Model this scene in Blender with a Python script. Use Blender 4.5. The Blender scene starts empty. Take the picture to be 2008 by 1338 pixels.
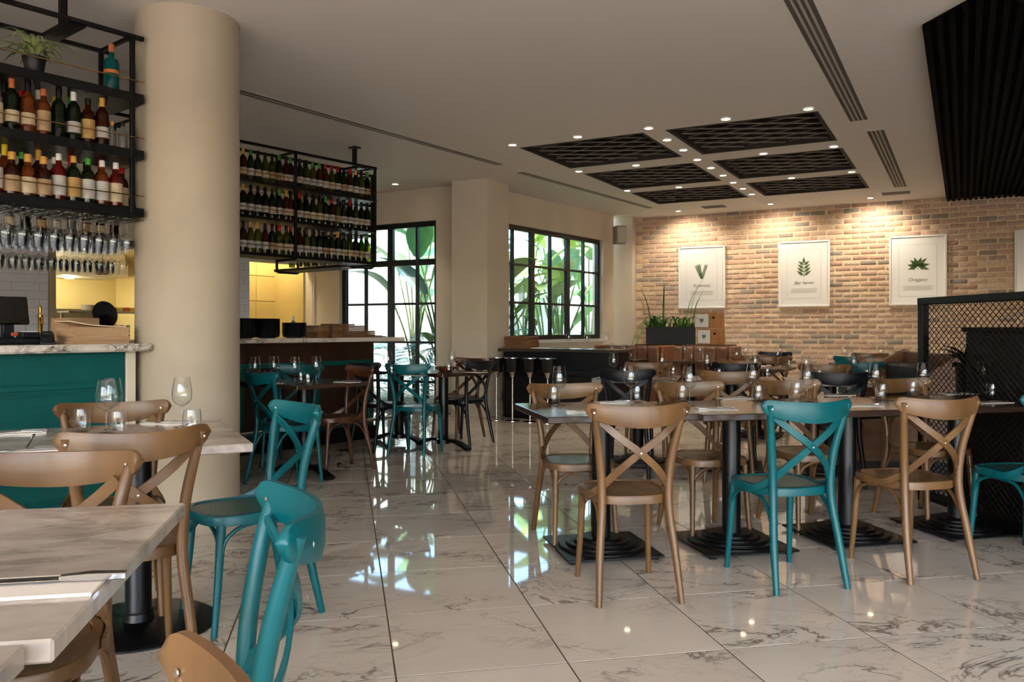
import bpy, bmesh, math, random
from mathutils import Vector, Matrix
from mathutils.geometry import tessellate_polygon
random.seed(7)
S = bpy.context.scene
COL = S.collection
R = math.radians

# ------------------------------------------------------------------ camera
F, EYE, CX, HY = 1600.0, 1.2, 1004.0, 645.0
cam = bpy.data.cameras.new('camera'); cam.sensor_width = 36.0
cam.lens = F / 2008 * 36.0; cam.shift_y = -(669 - HY) / 2008; cam.clip_start = 0.05
camo = bpy.data.objects.new('camera', cam); COL.objects.link(camo)
camo.location = (0, 0, EYE); camo.rotation_euler = (R(90), 0, 0)
S.camera = camo

# ------------------------------------------------------------------ world, sun, exposure
w = bpy.data.worlds.new('sky'); S.world = w; w.use_nodes = True
nt = w.node_tree; nt.nodes.clear()
sk = nt.nodes.new('ShaderNodeTexSky'); sk.sky_type = 'NISHITA'; sk.sun_disc = False
sk.sun_elevation = R(52); sk.sun_rotation = R(200); sk.dust_density = 2.5
bg = nt.nodes.new('ShaderNodeBackground'); bg.inputs[1].default_value = 1.25
ow = nt.nodes.new('ShaderNodeOutputWorld')
nt.links.new(sk.outputs[0], bg.inputs[0]); nt.links.new(bg.outputs[0], ow.inputs[0])
sun = bpy.data.lights.new('sun', 'SUN'); sun.energy = 8.0; sun.angle = R(0.6); sun.color = (1, .95, .86)
suno = bpy.data.objects.new('sun', sun); COL.objects.link(suno)
suno.rotation_euler = (R(40), 0, R(39))
S.view_settings.view_transform = 'Standard'; S.view_settings.look = 'None'
S.view_settings.gamma = 1.0; S.view_settings.use_curve_mapping = False
S.view_settings.exposure = 0.55
cy = S.cycles
cy.max_bounces = 5; cy.diffuse_bounces = 3; cy.glossy_bounces = 3; cy.transmission_bounces = 3
cy.transparent_max_bounces = 10; cy.caustics_reflective = False; cy.caustics_refractive = False
cy.sample_clamp_indirect = 6.0; cy.sample_clamp_direct = 0; cy.use_adaptive_sampling = True; cy.adaptive_threshold = .07; cy.adaptive_min_samples = 12
try:
    cy.use_denoising = True; cy.denoiser = 'OPENIMAGEDENOISE'
except Exception: pass

# ------------------------------------------------------------------ frames of the place
CZ = 3.24                                  # ceiling height
TZ = 0.77                                  # table height
def pt(u, v, z=0.0):
    Y = F * (EYE - z) / (v - HY); return ((u - CX) / F * Y, Y)
def at(u, Y): return ((u - CX) / F * Y, Y)
def rot2(a): return ((math.cos(R(a)), math.sin(R(a))), (-math.sin(R(a)), math.cos(R(a))))
ET, EN = rot2(11.5)                        # floor tiles and front row of tables
EA, ED = rot2(-29)                         # brick wall / ceiling grid
EP_, EB = rot2(-39)                        # bar: EB runs along the bar, away from the camera
EPn = (-EP_[0], -EP_[1])                   # into the bar
def mv(p, *terms):
    x, y = p[0], p[1]
    for k, e in terms: x += k * e[0]; y += k * e[1]
    return (x, y)
def face(fx, fy): return math.atan2(-fx, fy)
def aw(e): return math.atan2(e[1], e[0])

# ------------------------------------------------------------------ materials
def srgb(r, g, b):
    f = lambda c: ((c / 255 + .055) / 1.055) ** 2.4 if c > 10 else c / 255 / 12.92
    return (f(r), f(g), f(b), 1)
MATS = {}
def mat(name, col, rough=.5, metal=0, spec=.5, var=None, scale=6, stretch=(1, 1, 1), bump=0, coat=0, trans=0, emit=None, es=0, detail=4, rnd=0):
    if name in MATS: return MATS[name]
    m = bpy.data.materials.new(name); m.use_nodes = True; n = m.node_tree; b = n.nodes['Principled BSDF']
    c = srgb(*col); b.inputs['Base Color'].default_value = c
    b.inputs['Roughness'].default_value = rough; b.inputs['Metallic'].default_value = metal
    b.inputs['Specular IOR Level'].default_value = spec; b.inputs['Coat Weight'].default_value = coat
    b.inputs['Coat Roughness'].default_value = .12
    b.inputs['Transmission Weight'].default_value = trans
    if emit: b.inputs['Emission Color'].default_value = srgb(*emit); b.inputs['Emission Strength'].default_value = es
    if var or bump:
        tc = n.nodes.new('ShaderNodeTexCoord'); mp = n.nodes.new('ShaderNodeMapping'); mp.inputs['Scale'].default_value = stretch
        nz = n.nodes.new('ShaderNodeTexNoise'); nz.inputs['Scale'].default_value = scale; nz.inputs['Detail'].default_value = detail
        n.links.new(tc.outputs['Object'], mp.inputs[0]); n.links.new(mp.outputs[0], nz.inputs['Vector'])
        if rnd:
            oi = n.nodes.new('ShaderNodeObjectInfo'); ad = n.nodes.new('ShaderNodeVectorMath'); ad.operation = 'ADD'
            mu = n.nodes.new('ShaderNodeMath'); mu.operation = 'MULTIPLY'; mu.inputs[1].default_value = 50
            n.links.new(oi.outputs['Random'], mu.inputs[0]); n.links.new(mp.outputs[0], ad.inputs[0]); n.links.new(mu.outputs[0], ad.inputs[1])
            n.links.new(ad.outputs[0], nz.inputs['Vector'])
        if var:
            cr = n.nodes.new('ShaderNodeValToRGB'); cr.color_ramp.elements[0].color = srgb(*var); cr.color_ramp.elements[1].color = c
            cr.color_ramp.elements[0].position = .32; cr.color_ramp.elements[1].position = .66
            n.links.new(nz.outputs['Fac'], cr.inputs[0]); n.links.new(cr.outputs[0], b.inputs['Base Color'])
        if bump:
            bp = n.nodes.new('ShaderNodeBump'); bp.inputs['Strength'].default_value = bump; bp.inputs['Distance'].default_value = .004
            n.links.new(nz.outputs['Fac'], bp.inputs['Height']); n.links.new(bp.outputs[0], b.inputs['Normal'])
    MATS[name] = m; return m

def marble(name, base, vein, scale, vw=.03, rough=.06, soft=None, rnd=True, amount=.8, distort=1.2):
    m = bpy.data.materials.new(name); m.use_nodes = True; n = m.node_tree; b = n.nodes['Principled BSDF']; L = n.links.new
    tc = n.nodes.new('ShaderNodeTexCoord'); src = tc.outputs['Object']
    if rnd:
        oi = n.nodes.new('ShaderNodeObjectInfo'); mu = n.nodes.new('ShaderNodeMath'); mu.operation = 'MULTIPLY'; mu.inputs[1].default_value = 90
        ad = n.nodes.new('ShaderNodeVectorMath'); ad.operation = 'ADD'
        L(oi.outputs['Random'], mu.inputs[0]); L(src, ad.inputs[0]); L(mu.outputs[0], ad.inputs[1]); src = ad.outputs[0]
    mp = n.nodes.new('ShaderNodeMapping'); mp.inputs['Scale'].default_value = (1, 2.1, 1); mp.inputs['Rotation'].default_value = (0, 0, .5)
    L(src, mp.inputs[0]); src = mp.outputs[0]
    def veins(sc, wd):
        nz = n.nodes.new('ShaderNodeTexNoise'); nz.inputs['Scale'].default_value = sc; nz.inputs['Detail'].default_value = 7
        nz.inputs['Roughness'].default_value = .62; nz.inputs['Distortion'].default_value = distort
        L(src, nz.inputs['Vector'])
        a = n.nodes.new('ShaderNodeMath'); a.operation = 'SUBTRACT'; a.inputs[1].default_value = .5
        c = n.nodes.new('ShaderNodeMath'); c.operation = 'ABSOLUTE'
        r = n.nodes.new('ShaderNodeMapRange'); r.inputs['From Min'].default_value = 0; r.inputs['From Max'].default_value = wd
        r.inputs['To Min'].default_value = 1; r.inputs['To Max'].default_value = 0; r.clamp = True
        L(nz.outputs['Fac'], a.inputs[0]); L(a.outputs[0], c.inputs[0]); L(c.outputs[0], r.inputs['Value']); return r.outputs[0]
    v1 = veins(scale, vw); v2 = veins(scale * 2.6, vw * .8)
    hv = n.nodes.new('ShaderNodeMath'); hv.operation = 'MULTIPLY_ADD'; hv.inputs[1].default_value = .45; L(v2, hv.inputs[0]); L(v1, hv.inputs[2]); v1 = hv.outputs[0]
    msk = n.nodes.new('ShaderNodeTexNoise'); msk.inputs['Scale'].default_value = scale * .9; msk.inputs['Detail'].default_value = 2; L(src, msk.inputs['Vector'])
    mr = n.nodes.new('ShaderNodeMapRange'); mr.inputs['From Min'].default_value = .42; mr.inputs['From Max'].default_value = .6; L(msk.outputs['Fac'], mr.inputs['Value'])
    mm = n.nodes.new('ShaderNodeMath'); mm.operation = 'MULTIPLY'; L(v1, mm.inputs[0]); L(mr.outputs[0], mm.inputs[1])
    m2 = n.nodes.new('ShaderNodeMath'); m2.operation = 'MULTIPLY'; m2.inputs[1].default_value = amount; L(mm.outputs[0], m2.inputs[0]); m2.use_clamp = True
    cl = n.nodes.new('ShaderNodeTexNoise'); cl.inputs['Scale'].default_value = scale * .8; cl.inputs['Detail'].default_value = 5; L(src, cl.inputs['Vector'])
    cr = n.nodes.new('ShaderNodeValToRGB'); cr.color_ramp.elements[0].color = srgb(*(soft or base)); cr.color_ramp.elements[1].color = srgb(*base)
    cr.color_ramp.elements[0].position = .36; cr.color_ramp.elements[1].position = .58; L(cl.outputs['Fac'], cr.inputs[0])
    mx = n.nodes.new('ShaderNodeMix'); mx.data_type = 'RGBA'; mx.inputs[7].default_value = srgb(*vein)
    L(m2.outputs[0], mx.inputs[0]); L(cr.outputs[0], mx.inputs[6]); L(mx.outputs[2], b.inputs['Base Color'])
    b.inputs['Roughness'].default_value = rough; b.inputs['Specular IOR Level'].default_value = .6
    MATS[name] = m; return m

def thin_glass(name, tint=(255, 255, 255), edge=.5, refl=1.0):
    m = bpy.data.materials.new(name); m.use_nodes = True; n = m.node_tree; n.nodes.clear(); L = n.links.new
    o = n.nodes.new('ShaderNodeOutputMaterial'); t = n.nodes.new('ShaderNodeBsdfTransparent'); g = n.nodes.new('ShaderNodeBsdfGlossy')
    g.inputs['Roughness'].default_value = .02; g.inputs['Color'].default_value = (refl, refl, refl, 1)
    lw = n.nodes.new('ShaderNodeLayerWeight'); lw.inputs['Blend'].default_value = .5
    cr = n.nodes.new('ShaderNodeValToRGB'); c = srgb(*tint); cr.color_ramp.elements[0].color = c
    cr.color_ramp.elements[1].color = (c[0] * edge, c[1] * edge, c[2] * edge, 1); cr.color_ramp.elements[0].position = .62
    L(lw.outputs['Facing'], cr.inputs[0]); L(cr.outputs[0], t.inputs['Color'])
    pw = n.nodes.new('ShaderNodeMath'); pw.operation = 'POWER'; pw.inputs[1].default_value = 5; L(lw.outputs['Facing'], pw.inputs[0])
    fr = n.nodes.new('ShaderNodeMath'); fr.operation = 'MULTIPLY_ADD'; fr.inputs[1].default_value = .9; fr.inputs[2].default_value = .03; L(pw.outputs[0], fr.inputs[0])
    mx = n.nodes.new('ShaderNodeMixShader'); L(fr.outputs[0], mx.inputs[0]); L(t.outputs[0], mx.inputs[1]); L(g.outputs[0], mx.inputs[2]); L(mx.outputs[0], o.inputs[0])
    MATS[name] = m; return m

def bottle_glass(name, col, thru):
    m = bpy.data.materials.new(name); m.use_nodes = True; n = m.node_tree; n.nodes.clear(); L = n.links.new
    o = n.nodes.new('ShaderNodeOutputMaterial'); t = n.nodes.new('ShaderNodeBsdfTransparent'); t.inputs[0].default_value = srgb(*thru)
    p = n.nodes.new('ShaderNodeBsdfPrincipled'); p.inputs['Base Color'].default_value = srgb(*col); p.inputs['Roughness'].default_value = .08
    mx = n.nodes.new('ShaderNodeMixShader'); mx.inputs[0].default_value = .55
    L(t.outputs[0], mx.inputs[1]); L(p.outputs[0], mx.inputs[2]); L(mx.outputs[0], o.inputs[0]); MATS[name] = m; return m

def ramp_random(name, cols, rough=.85, island=False, bump=.6):
    m = bpy.data.materials.new(name); m.use_nodes = True; n = m.node_tree; b = n.nodes['Principled BSDF']; L = n.links.new
    cr = n.nodes.new('ShaderNodeValToRGB'); cr.color_ramp.interpolation = 'CONSTANT'
    while len(cr.color_ramp.elements) < len(cols): cr.color_ramp.elements.new(.5)
    for i, c in enumerate(cols):
        cr.color_ramp.elements[i].position = i / len(cols); cr.color_ramp.elements[i].color = srgb(*c)
    if island:
        g = n.nodes.new('ShaderNodeNewGeometry'); L(g.outputs['Random Per Island'], cr.inputs[0])
    else:
        g = n.nodes.new('ShaderNodeObjectInfo'); L(g.outputs['Random'], cr.inputs[0])
    tc = n.nodes.new('ShaderNodeTexCoord'); nz = n.nodes.new('ShaderNodeTexNoise'); nz.inputs['Scale'].default_value = 34; nz.inputs['Detail'].default_value = 5
    g2 = n.nodes.new('ShaderNodeNewGeometry'); L(g2.outputs['Position'], nz.inputs['Vector'])
    mr = n.nodes.new('ShaderNodeMapRange'); mr.inputs['From Min'].default_value = .3; mr.inputs['From Max'].default_value = .7; mr.inputs['To Min'].default_value = .78; mr.inputs['To Max'].default_value = 1.12
    L(nz.outputs['Fac'], mr.inputs['Value'])
    mu = n.nodes.new('ShaderNodeMix'); mu.data_type = 'RGBA'; mu.blend_type = 'MULTIPLY'; mu.inputs[0].default_value = 1
    L(cr.outputs[0], mu.inputs[6]); L(mr.outputs[0], mu.inputs[7]); L(mu.outputs[2], b.inputs['Base Color'])
    b.inputs['Roughness'].default_value = rough
    bp = n.nodes.new('ShaderNodeBump'); bp.inputs['Strength'].default_value = bump; bp.inputs['Distance'].default_value = .005
    L(nz.outputs['Fac'], bp.inputs['Height']); L(bp.outputs[0], b.inputs['Normal']); MATS[name] = m; return m

def emitter(name, col, s):
    return mat(name, (0, 0, 0), emit=col, es=s)

OAK = mat('honey_oak', (120, 87, 52), .4, var=(92, 64, 37), scale=5, stretch=(1.5, 1.5, .18), bump=.15, coat=.1, rnd=1)
BROWN = mat('walnut_chair', (92, 54, 30), .4, var=(68, 38, 20), scale=5, stretch=(1.5, 1.5, .18), coat=.1, rnd=1)
TEAL = mat('teal_paint', (0, 92, 98), .36, var=(0, 84, 92), scale=3, spec=.4)
NAVY = mat('black_paint', (13, 16, 22), .42, spec=.35)
STEEL = mat('black_steel', (8, 8, 9), .45, 0, spec=.3)
IRON = mat('cast_iron_black', (10, 11, 13), .36, 0, spec=.4)
CHROME = mat('chrome', (205, 205, 205), .14, 1)
BRASS = mat('brass', (190, 150, 80), .25, 1)
COPPER = mat('copper', (220, 140, 80), .22, 1)
DARKTOP = mat('dark_tabletop', (70, 50, 40), .22, var=(48, 34, 28), scale=4, stretch=(.25, 2.5, 1), coat=.3, rnd=1)
EDGE = mat('tabletop_edge', (48, 38, 36), .4)
PLASTER = mat('beige_plaster', (216, 204, 186), .75, var=(208, 196, 177), scale=2, bump=.1)
COLPL = mat('column_plaster', (186, 172, 150), .7, var=(172, 158, 138), scale=1.6, bump=.2)
CEIL = mat('ceiling_white', (226, 219, 212), .9)
WHITE = mat('white_paint', (232, 230, 226), .5)
PAPER = mat('white_paper', (226, 224, 220), .8)
FRAMEM = mat('window_black', (12, 18, 22), .45)
MORTAR = mat('mortar', (222, 200, 168), .95, var=(206, 182, 148), scale=14, bump=.5)
TEALP = mat('teal_panel', (0, 84, 82), .35, var=(0, 78, 76), scale=2)
BARWOOD = mat('dark_bar_wood', (64, 38, 24), .4, var=(46, 26, 16), scale=4, stretch=(3, 3, .25))
BOOTHW = mat('booth_wood', (120, 76, 40), .45, var=(92, 56, 28), scale=4, stretch=(.4, .4, 3))
LEATHER = mat('tan_leather', (126, 86, 62), .45, var=(112, 74, 52), scale=5, bump=.1)
BLACKC = mat('black_upholstery', (16, 16, 18), .6)
DARKBOX = mat('navy_planter', (12, 20, 30), .55, spec=.3)
NAPKIN = mat('napkin_white', (226, 216, 204), .85)
CERAM = mat('black_ceramic', (14, 16, 22), .18)
BOARDW = mat('menu_board_wood', (138, 96, 62), .6, var=(104, 70, 44), scale=5, stretch=(.3, 2, 2), rnd=1)
KRAFT = mat('kraft_paper', (206, 168, 128), .8, var=(190, 150, 110), scale=3)
GOLDWALL = mat('yellow_kitchen_panel', (206, 184, 120), .5, var=(196, 172, 106), scale=1.5)
STAIN = mat('stainless_steel', (170, 165, 150), .35, .8)
TILEW = mat('white_wall_tile', (222, 220, 226), .18, spec=.5)
GROUT = mat('grey_grout', (178, 174, 174), .9)
LEAF = mat('leaf_green', (58, 104, 44), .45, var=(92, 138, 52), scale=7, rnd=1)
LEAFL = mat('leaf_lime', (120, 160, 60), .45, var=(78, 128, 50), scale=5, rnd=1)
LEAFB = mat('leaf_bluegreen', (62, 112, 96), .45, var=(44, 88, 70), scale=5, rnd=1)
LEAFV = mat('leaf_variegated', (150, 160, 96), .5, var=(84, 108, 50), scale=10, rnd=1)
STEMM = mat('plant_stem', (86, 110, 56), .6)
GLARE_LEAF = mat('garden_leaf_green_glare', (136, 176, 104), .4, var=(104, 150, 86), scale=5, rnd=1)  # garden greens paled: the bright outdoor glare is put into their colour
GLARE_LIME = mat('garden_leaf_lime_glare', (196, 214, 118), .4, var=(160, 190, 96), scale=5, rnd=1)
GLARE_BLUE = mat('garden_leaf_bluegreen_glare', (132, 176, 168), .4, var=(96, 148, 136), scale=5, rnd=1)
SOIL = mat('soil', (48, 36, 26), .95)
GWALL = mat('garden_wall_white', (226, 224, 216), .9, var=(212, 208, 198), scale=1)
GGROUND = mat('garden_ground', (168, 158, 138), .95, var=(130, 120, 96), scale=5)
GLASS = thin_glass('clear_glass', (252, 253, 253), .6)
PANE = thin_glass('window_glass', (240, 250, 250), .9)
PICGL = mat('picture_glass', (0, 0, 0), .05)
LENS = emitter('lamp_lens', (255, 226, 178), 14)
MFLOOR = marble('floor_marble', (222, 211, 196), (100, 86, 76), 1.3, .02, .035, (214, 202, 187), True, .85)
MTABLE = marble('table_marble', (190, 178, 166), (122, 110, 100), 3.2, .10, .16, (164, 152, 142), True, .6, .6)
MBAR = marble('bar_marble', (222, 212, 200), (84, 72, 62), 3.4, .05, .15, (210, 198, 184), True, .75)
JOINT = mat('floor_joint', (84, 74, 66), .8)

# ------------------------------------------------------------------ mesh helpers
class MB:
    def __init__(s): s.v = []; s.f = []
    def add(s, vs, fs):
        o = len(s.v); s.v += [tuple(p) for p in vs]; s.f += [tuple(i + o for i in q) for q in fs]; return s
    def box(s, c, d, b=0, m=None):
        hx, hy, hz = d[0] / 2, d[1] / 2, d[2] / 2; h = (hx, hy, hz); vs = []; fs = []
        if b <= 0:
            for i in range(8): vs.append(((hx if i & 1 else -hx), (hy if i & 2 else -hy), (hz if i & 4 else -hz)))
            fs = [(0, 2, 3, 1), (4, 5, 7, 6), (0, 1, 5, 4), (2, 6, 7, 3), (0, 4, 6, 2), (1, 3, 7, 5)]
        else:
            b = min(b, hx * .9, hy * .9, hz * .9)
            for i in range(8):
                sg = [1 if i & (1 << k) else -1 for k in range(3)]
                for k in range(3): vs.append(tuple(sg[j] * (h[j] if j == k else h[j] - b) for j in range(3)))
            for k in range(3):
                a, c2 = [j for j in range(3) if j != k]
                for sk_ in (0, 1):
                    q = [i for i in range(8) if ((i >> k) & 1) == sk_]
                    q = [x for x in (sk_ << k, (sk_ << k) | (1 << a), (sk_ << k) | (1 << a) | (1 << c2), (sk_ << k) | (1 << c2))]
                    fs.append(tuple(3 * x + k for x in q))
                for sa in (0, 1):
                    for sc in (0, 1):
                        i0 = (sa << a) | (sc << c2); i1 = i0 | (1 << k)
                        fs.append((3 * i0 + a, 3 * i1 + a, 3 * i1 + c2, 3 * i0 + c2))
            for i in range(8): fs.append((3 * i, 3 * i + 1, 3 * i + 2))
        if m is not None: vs = [tuple(m @ Vector(p)) for p in vs]
        return s.add([(p[0] + c[0], p[1] + c[1], p[2] + c[2]) for p in vs], fs)
    def lathe(s, prof, n=16, c=(0, 0, 0), close=False):
        vs = []; fs = []; k = len(prof)
        for i in range(n):
            a = 2 * math.pi * i / n
            for r, z in prof: vs.append((c[0] + r * math.cos(a), c[1] + r * math.sin(a), c[2] + z))
        for i in range(n):
            j = (i + 1) % n
            for q in range(k - 1 if not close else k):
                q2 = (q + 1) % k; fs.append((i * k + q, j * k + q, j * k + q2, i * k + q2))
        if not close:
            if prof[0][0] > 1e-6: fs.append(tuple(i * k for i in range(n))[::-1])
            if prof[-1][0] > 1e-6: fs.append(tuple(i * k + k - 1 for i in range(n)))
        return s.add(vs, fs)
    def tube(s, path, rad, n=8, sec=None, up=None):
        """sweep; rad float or list; sec=(w,t) gives a rectangular section, w along the binormal given by up"""
        P = [Vector(p) for p in path]; m = len(P); vs = []; fs = []; ref = None
        for i in range(m):
            t = (P[min(i + 1, m - 1)] - P[max(i - 1, 0)]).normalized()
            if up is not None:
                u = Vector(up[i] if isinstance(up, list) else up); a = (u - t * u.dot(t)).normalized()
            else:
                if ref is None: ref = Vector((0, 0, 1)) if abs(t.z) < .9 else Vector((1, 0, 0))
                a = (ref - t * ref.dot(t)).normalized(); ref = a
            b = t.cross(a)
            r = rad[i] if isinstance(rad, (list, tuple)) else rad
            if sec:
                w, th = sec[0] * r, sec[1] * r
                c = min(w, th) * .3
                pts = [(w - c, th), (w, th - c), (w, -th + c), (w - c, -th), (-w + c, -th), (-w, -th + c), (-w, th - c), (-w + c, th)]
                for x, y in pts: vs.append(P[i] + a * x + b * y)
            else:
                for k in range(n):
                    g = 2 * math.pi * k / n; vs.append(P[i] + (a * math.cos(g) + b * math.sin(g)) * r)
        q = 8 if sec else n
        for i in range(m - 1):
            for k in range(q):
                k2 = (k + 1) % q; fs.append((i * q + k, i * q + k2, (i + 1) * q + k2, (i + 1) * q + k))
        fs.append(tuple(range(q))[::-1]); fs.append(tuple((m - 1) * q + k for k in range(q)))
        return s.add(vs, fs)
    def prism(s, out, z0, z1):
        n = len(out); vs = [(x, y, z0) for x, y in out] + [(x, y, z1) for x, y in out]
        fs = [tuple(range(n))[::-1], tuple(range(n, 2 * n))] + [(i, (i + 1) % n, n + (i + 1) % n, n + i) for i in range(n)]
        return s.add(vs, fs)
    def mesh(s, name, m, smooth=True, ang=40, fix=True):
        me = bpy.data.meshes.new(name); me.from_pydata(s.v, [], s.f)
        if fix:
            bm = bmesh.new(); bm.from_mesh(me); bmesh.ops.recalc_face_normals(bm, faces=bm.faces); bm.to_mesh(me); bm.free()
        if smooth:
            me.polygons.foreach_set('use_smooth', [True] * len(me.polygons)); me.set_sharp_from_angle(angle=R(ang))
        me.materials.append(m); me.update(); return me
def spline(pts, n=6):
    P = [Vector(p) for p in pts]; P = [P[0] * 2 - P[1]] + P + [P[-1] * 2 - P[-2]]; out = []
    for i in range(1, len(P) - 2):
        for k in range(n):
            t = k / n; a, b, c, d = P[i - 1], P[i], P[i + 1], P[i + 2]
            out.append(.5 * (2 * b + (c - a) * t + (2 * a - 5 * b + 4 * c - d) * t * t + (3 * b - a - 3 * c + d) * t ** 3))
    out.append(P[-2]); return out
def obj(name, me, parent=None, loc=(0, 0, 0), rot=(0, 0, 0), scale=(1, 1, 1), **pr):
    o = bpy.data.objects.new(name, me); COL.objects.link(o); o.location = loc; o.rotation_euler = rot; o.scale = scale
    if parent: o.parent = parent
    for k, v in pr.items(): o[k] = v
    return o
def thing(name, label, cat, loc=(0, 0, 0), rz=0, group=None):
    o = obj(name, None, None, (loc[0], loc[1], loc[2] if len(loc) > 2 else 0), (0, 0, rz)); o['label'] = label; o['category'] = cat
    o.empty_display_size = .1
    if group: o['group'] = group
    return o
def solo(name, me, label, cat, loc=(0, 0, 0), rz=0, group=None):
    o = obj(name, me, None, (loc[0], loc[1], loc[2] if len(loc) > 2 else 0), (0, 0, rz)); o['label'] = label; o['category'] = cat
    if group: o['group'] = group
    return o
def struct(name, me, loc=(0, 0, 0), rz=0, label=None):
    o = obj(name, me, None, loc, (0, 0, rz)); o['kind'] = 'structure'
    if label: o['label'] = label
    return o
ORD = ['first', 'second', 'third', 'fourth', 'fifth', 'sixth', 'seventh', 'eighth', 'ninth', 'tenth', 'eleventh', 'twelfth', 'thirteenth',
       'fourteenth', 'fifteenth', 'sixteenth', 'seventeenth', 'eighteenth', 'nineteenth', 'twentieth', 'twenty-first', 'twenty-second', 'twenty-third', 'twenty-fourth']

# ------------------------------------------------------------------ floor
CB = (2.30, 15.15)                         # corner of brick wall and window wall
KW0 = (-3.13, 12.89)                       # corner of door wall and kitchen wall
FLOOR_POLY = [(-6.9, -4), (10.17, -4), (10.17, 10.78), CB, (1.83, 14.77), (-.5, 11.5), KW0, (-6.9, 8.2)]
def inpoly(p, poly):
    c = False; n = len(poly)
    for i in range(n):
        (x1, y1), (x2, y2) = poly[i], poly[i - 1]
        if (y1 > p[1]) != (y2 > p[1]) and p[0] < (x2 - x1) * (p[1] - y1) / (y2 - y1) + x1: c = not c
    return c
def proj(x, y, z):
    return (CX + F * x / y, HY + F * (EYE - z) / y) if y > .05 else (-1e5, 1e5)
mb = MB(); BIG = [(-9.5, -4), (10.4, -4), (10.4, 11), (2.4, 15.4), (1.9, 15.0), (-.6, 11.6), (-3.3, 13.0), (-4.6, 15.5), (-9.5, 13)]
mb.prism(BIG, -.15, -.0012)
floor = struct('floor', mb.mesh('floor', JOINT, False))
TS = .613; G0 = (.8017, 3.054); tiles = []
for i in range(-26, 30):
    for j in range(-22, 30):
        c = mv(G0, ((i + .5) * TS, ET), ((j + .5) * TS, EN))
        if not inpoly(c, BIG): continue
        u, v = proj(c[0], c[1], 0); vis = c[1] > 1.2 and -120 < u < 2130 and v < 1500 and inpoly(c, FLOOR_POLY)
        tiles.append((0 if vis else 1, c[1], c))
tiles.sort()
tm = MB().box((0, 0, -.01), (TS - .006, TS - .006, .02), .0006).mesh('floor_tile', MFLOOR, False)
rest = MB()
for k, (nv, _, c) in enumerate(tiles):
    if k < 300 and not nv:
        obj('tile', tm, floor, (c[0], c[1], 0), (0, 0, R(11.5)))
    else:
        rest.box((c[0], c[1], -.01), (TS - .006, TS - .006, .02), 0, Matrix.Rotation(R(11.5), 3, 'Z'))
obj('tile_field', rest.mesh('tile_field', MFLOOR, False), floor, kind='stuff')

# ------------------------------------------------------------------ ceiling with six coffers
A_COLS = [(-4.36, -2.94), (-2.66, -1.22)]; D_ROWS = [(8.1, 9.41), (9.87, 11.2), (11.6, 12.82)]
def rc(a, d): return (a * EA[0] + d * ED[0], a * EA[1] + d * ED[1])
holes = [[rc(a0, d0), rc(a1, d0), rc(a1, d1), rc(a0, d1)] for a0, a1 in A_COLS for d0, d1 in D_ROWS]
loops = [[Vector((x, y, 0)) for x, y in BIG]] + [[Vector((x, y, 0)) for x, y in h] for h in holes]
tris = tessellate_polygon(loops); flat = [p for l in loops for p in l]
me = bpy.data.meshes.new('ceiling'); me.from_pydata([(p.x, p.y, CZ) for p in flat], [], [tuple(t) for t in tris])
bm = bmesh.new(); bm.from_mesh(me)
bmesh.ops.recalc_face_normals(bm, faces=bm.faces)
for f in bm.faces:
    if f.normal.z > 0: f.normal_flip()
bm.to_mesh(me); bm.free(); me.materials.append(CEIL)
ceiling = struct('ceiling', me)

# black slatted ceiling zone on the right
BZ = [(2.75, 5.47), mv((2.75, 5.47), (8.25, ED)), mv((2.75, 5.47), (8.25, ED), (3.9, EA)), (9.9, -3.5), (4.3, -3.5)]
BLK = mat('black_slat_ceiling', (4, 4, 4), .9, spec=.1); BLK2 = mat('black_slat', (7, 7, 6), .9, spec=.1)
dark = struct('ceiling_black_raft', MB().prism(BZ, CZ - .02, CZ + .03).mesh('ceiling_black_raft', BLK, False))
def clip_d(a):                              # extent of the raft along ED at coordinate a
    ds = []; P = [(x * EA[0] + y * EA[1], x * ED[0] + y * ED[1]) for x, y in BZ]
    for i in range(len(P)):
        (a1, d1), (a2, d2) = P[i - 1], P[i]
        if (a1 > a) != (a2 > a): ds.append(d1 + (a - a1) / (a2 - a1) * (d2 - d1))
    return (min(ds), max(ds)) if len(ds) >= 2 else None
slm = MB().box((0, 0, 0), (.034, 1, .045)).mesh('slat', BLK2, False)
a0 = 2.75 * EA[0] + 5.47 * EA[1]
for k in range(60):
    a = a0 + .03 + k * .075; e = clip_d(a)
    if not e: continue
    d0, d1 = max(e[0], 2.0), e[1]
    if d1 - d0 < .2: continue
    c = rc(a, (d0 + d1) / 2); obj('slat', slm, dark, (c[0], c[1], CZ - .0425), (0, 0, aw(EA)), (1, d1 - d0, 1))

# ------------------------------------------------------------------ walls
def wall(name, p0, e, L, H, th, ops, m, y0=0):
    ss = sorted({0, L} | {o[0] for o in ops} | {o[1] for o in ops}); zs = sorted({0, H} | {o[2] for o in ops} | {o[3] for o in ops})
    mb = MB()
    for i in range(len(ss) - 1):
        for j in range(len(zs) - 1):
            cs, cz = (ss[i] + ss[i + 1]) / 2, (zs[j] + zs[j + 1]) / 2
            if any(o[0] < cs < o[1] and o[2] < cz < o[3] for o in ops): continue
            mb.box((cs, y0 + th / 2, cz), (ss[i + 1] - ss[i], th, zs[j + 1] - zs[j]))
    return struct(name, mb.mesh(name, m, False, fix=False), (p0[0], p0[1], 0), aw(e))
EW = (.582, .813); PW = (-.5, 11.5)
wall_brick = wall('wall_brick', CB, EA, 9.0, CZ, .2, [], MORTAR)
wall_window = wall('wall_window', PW, EW, 4.02, CZ, .22, [(.465, 3.63, 1.03, 2.77)], PLASTER)
wall_door = wall('wall_door', KW0, EA, 2.95, CZ, .22, [(.52, 2.325, 0, 2.77)], PLASTER)
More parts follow.
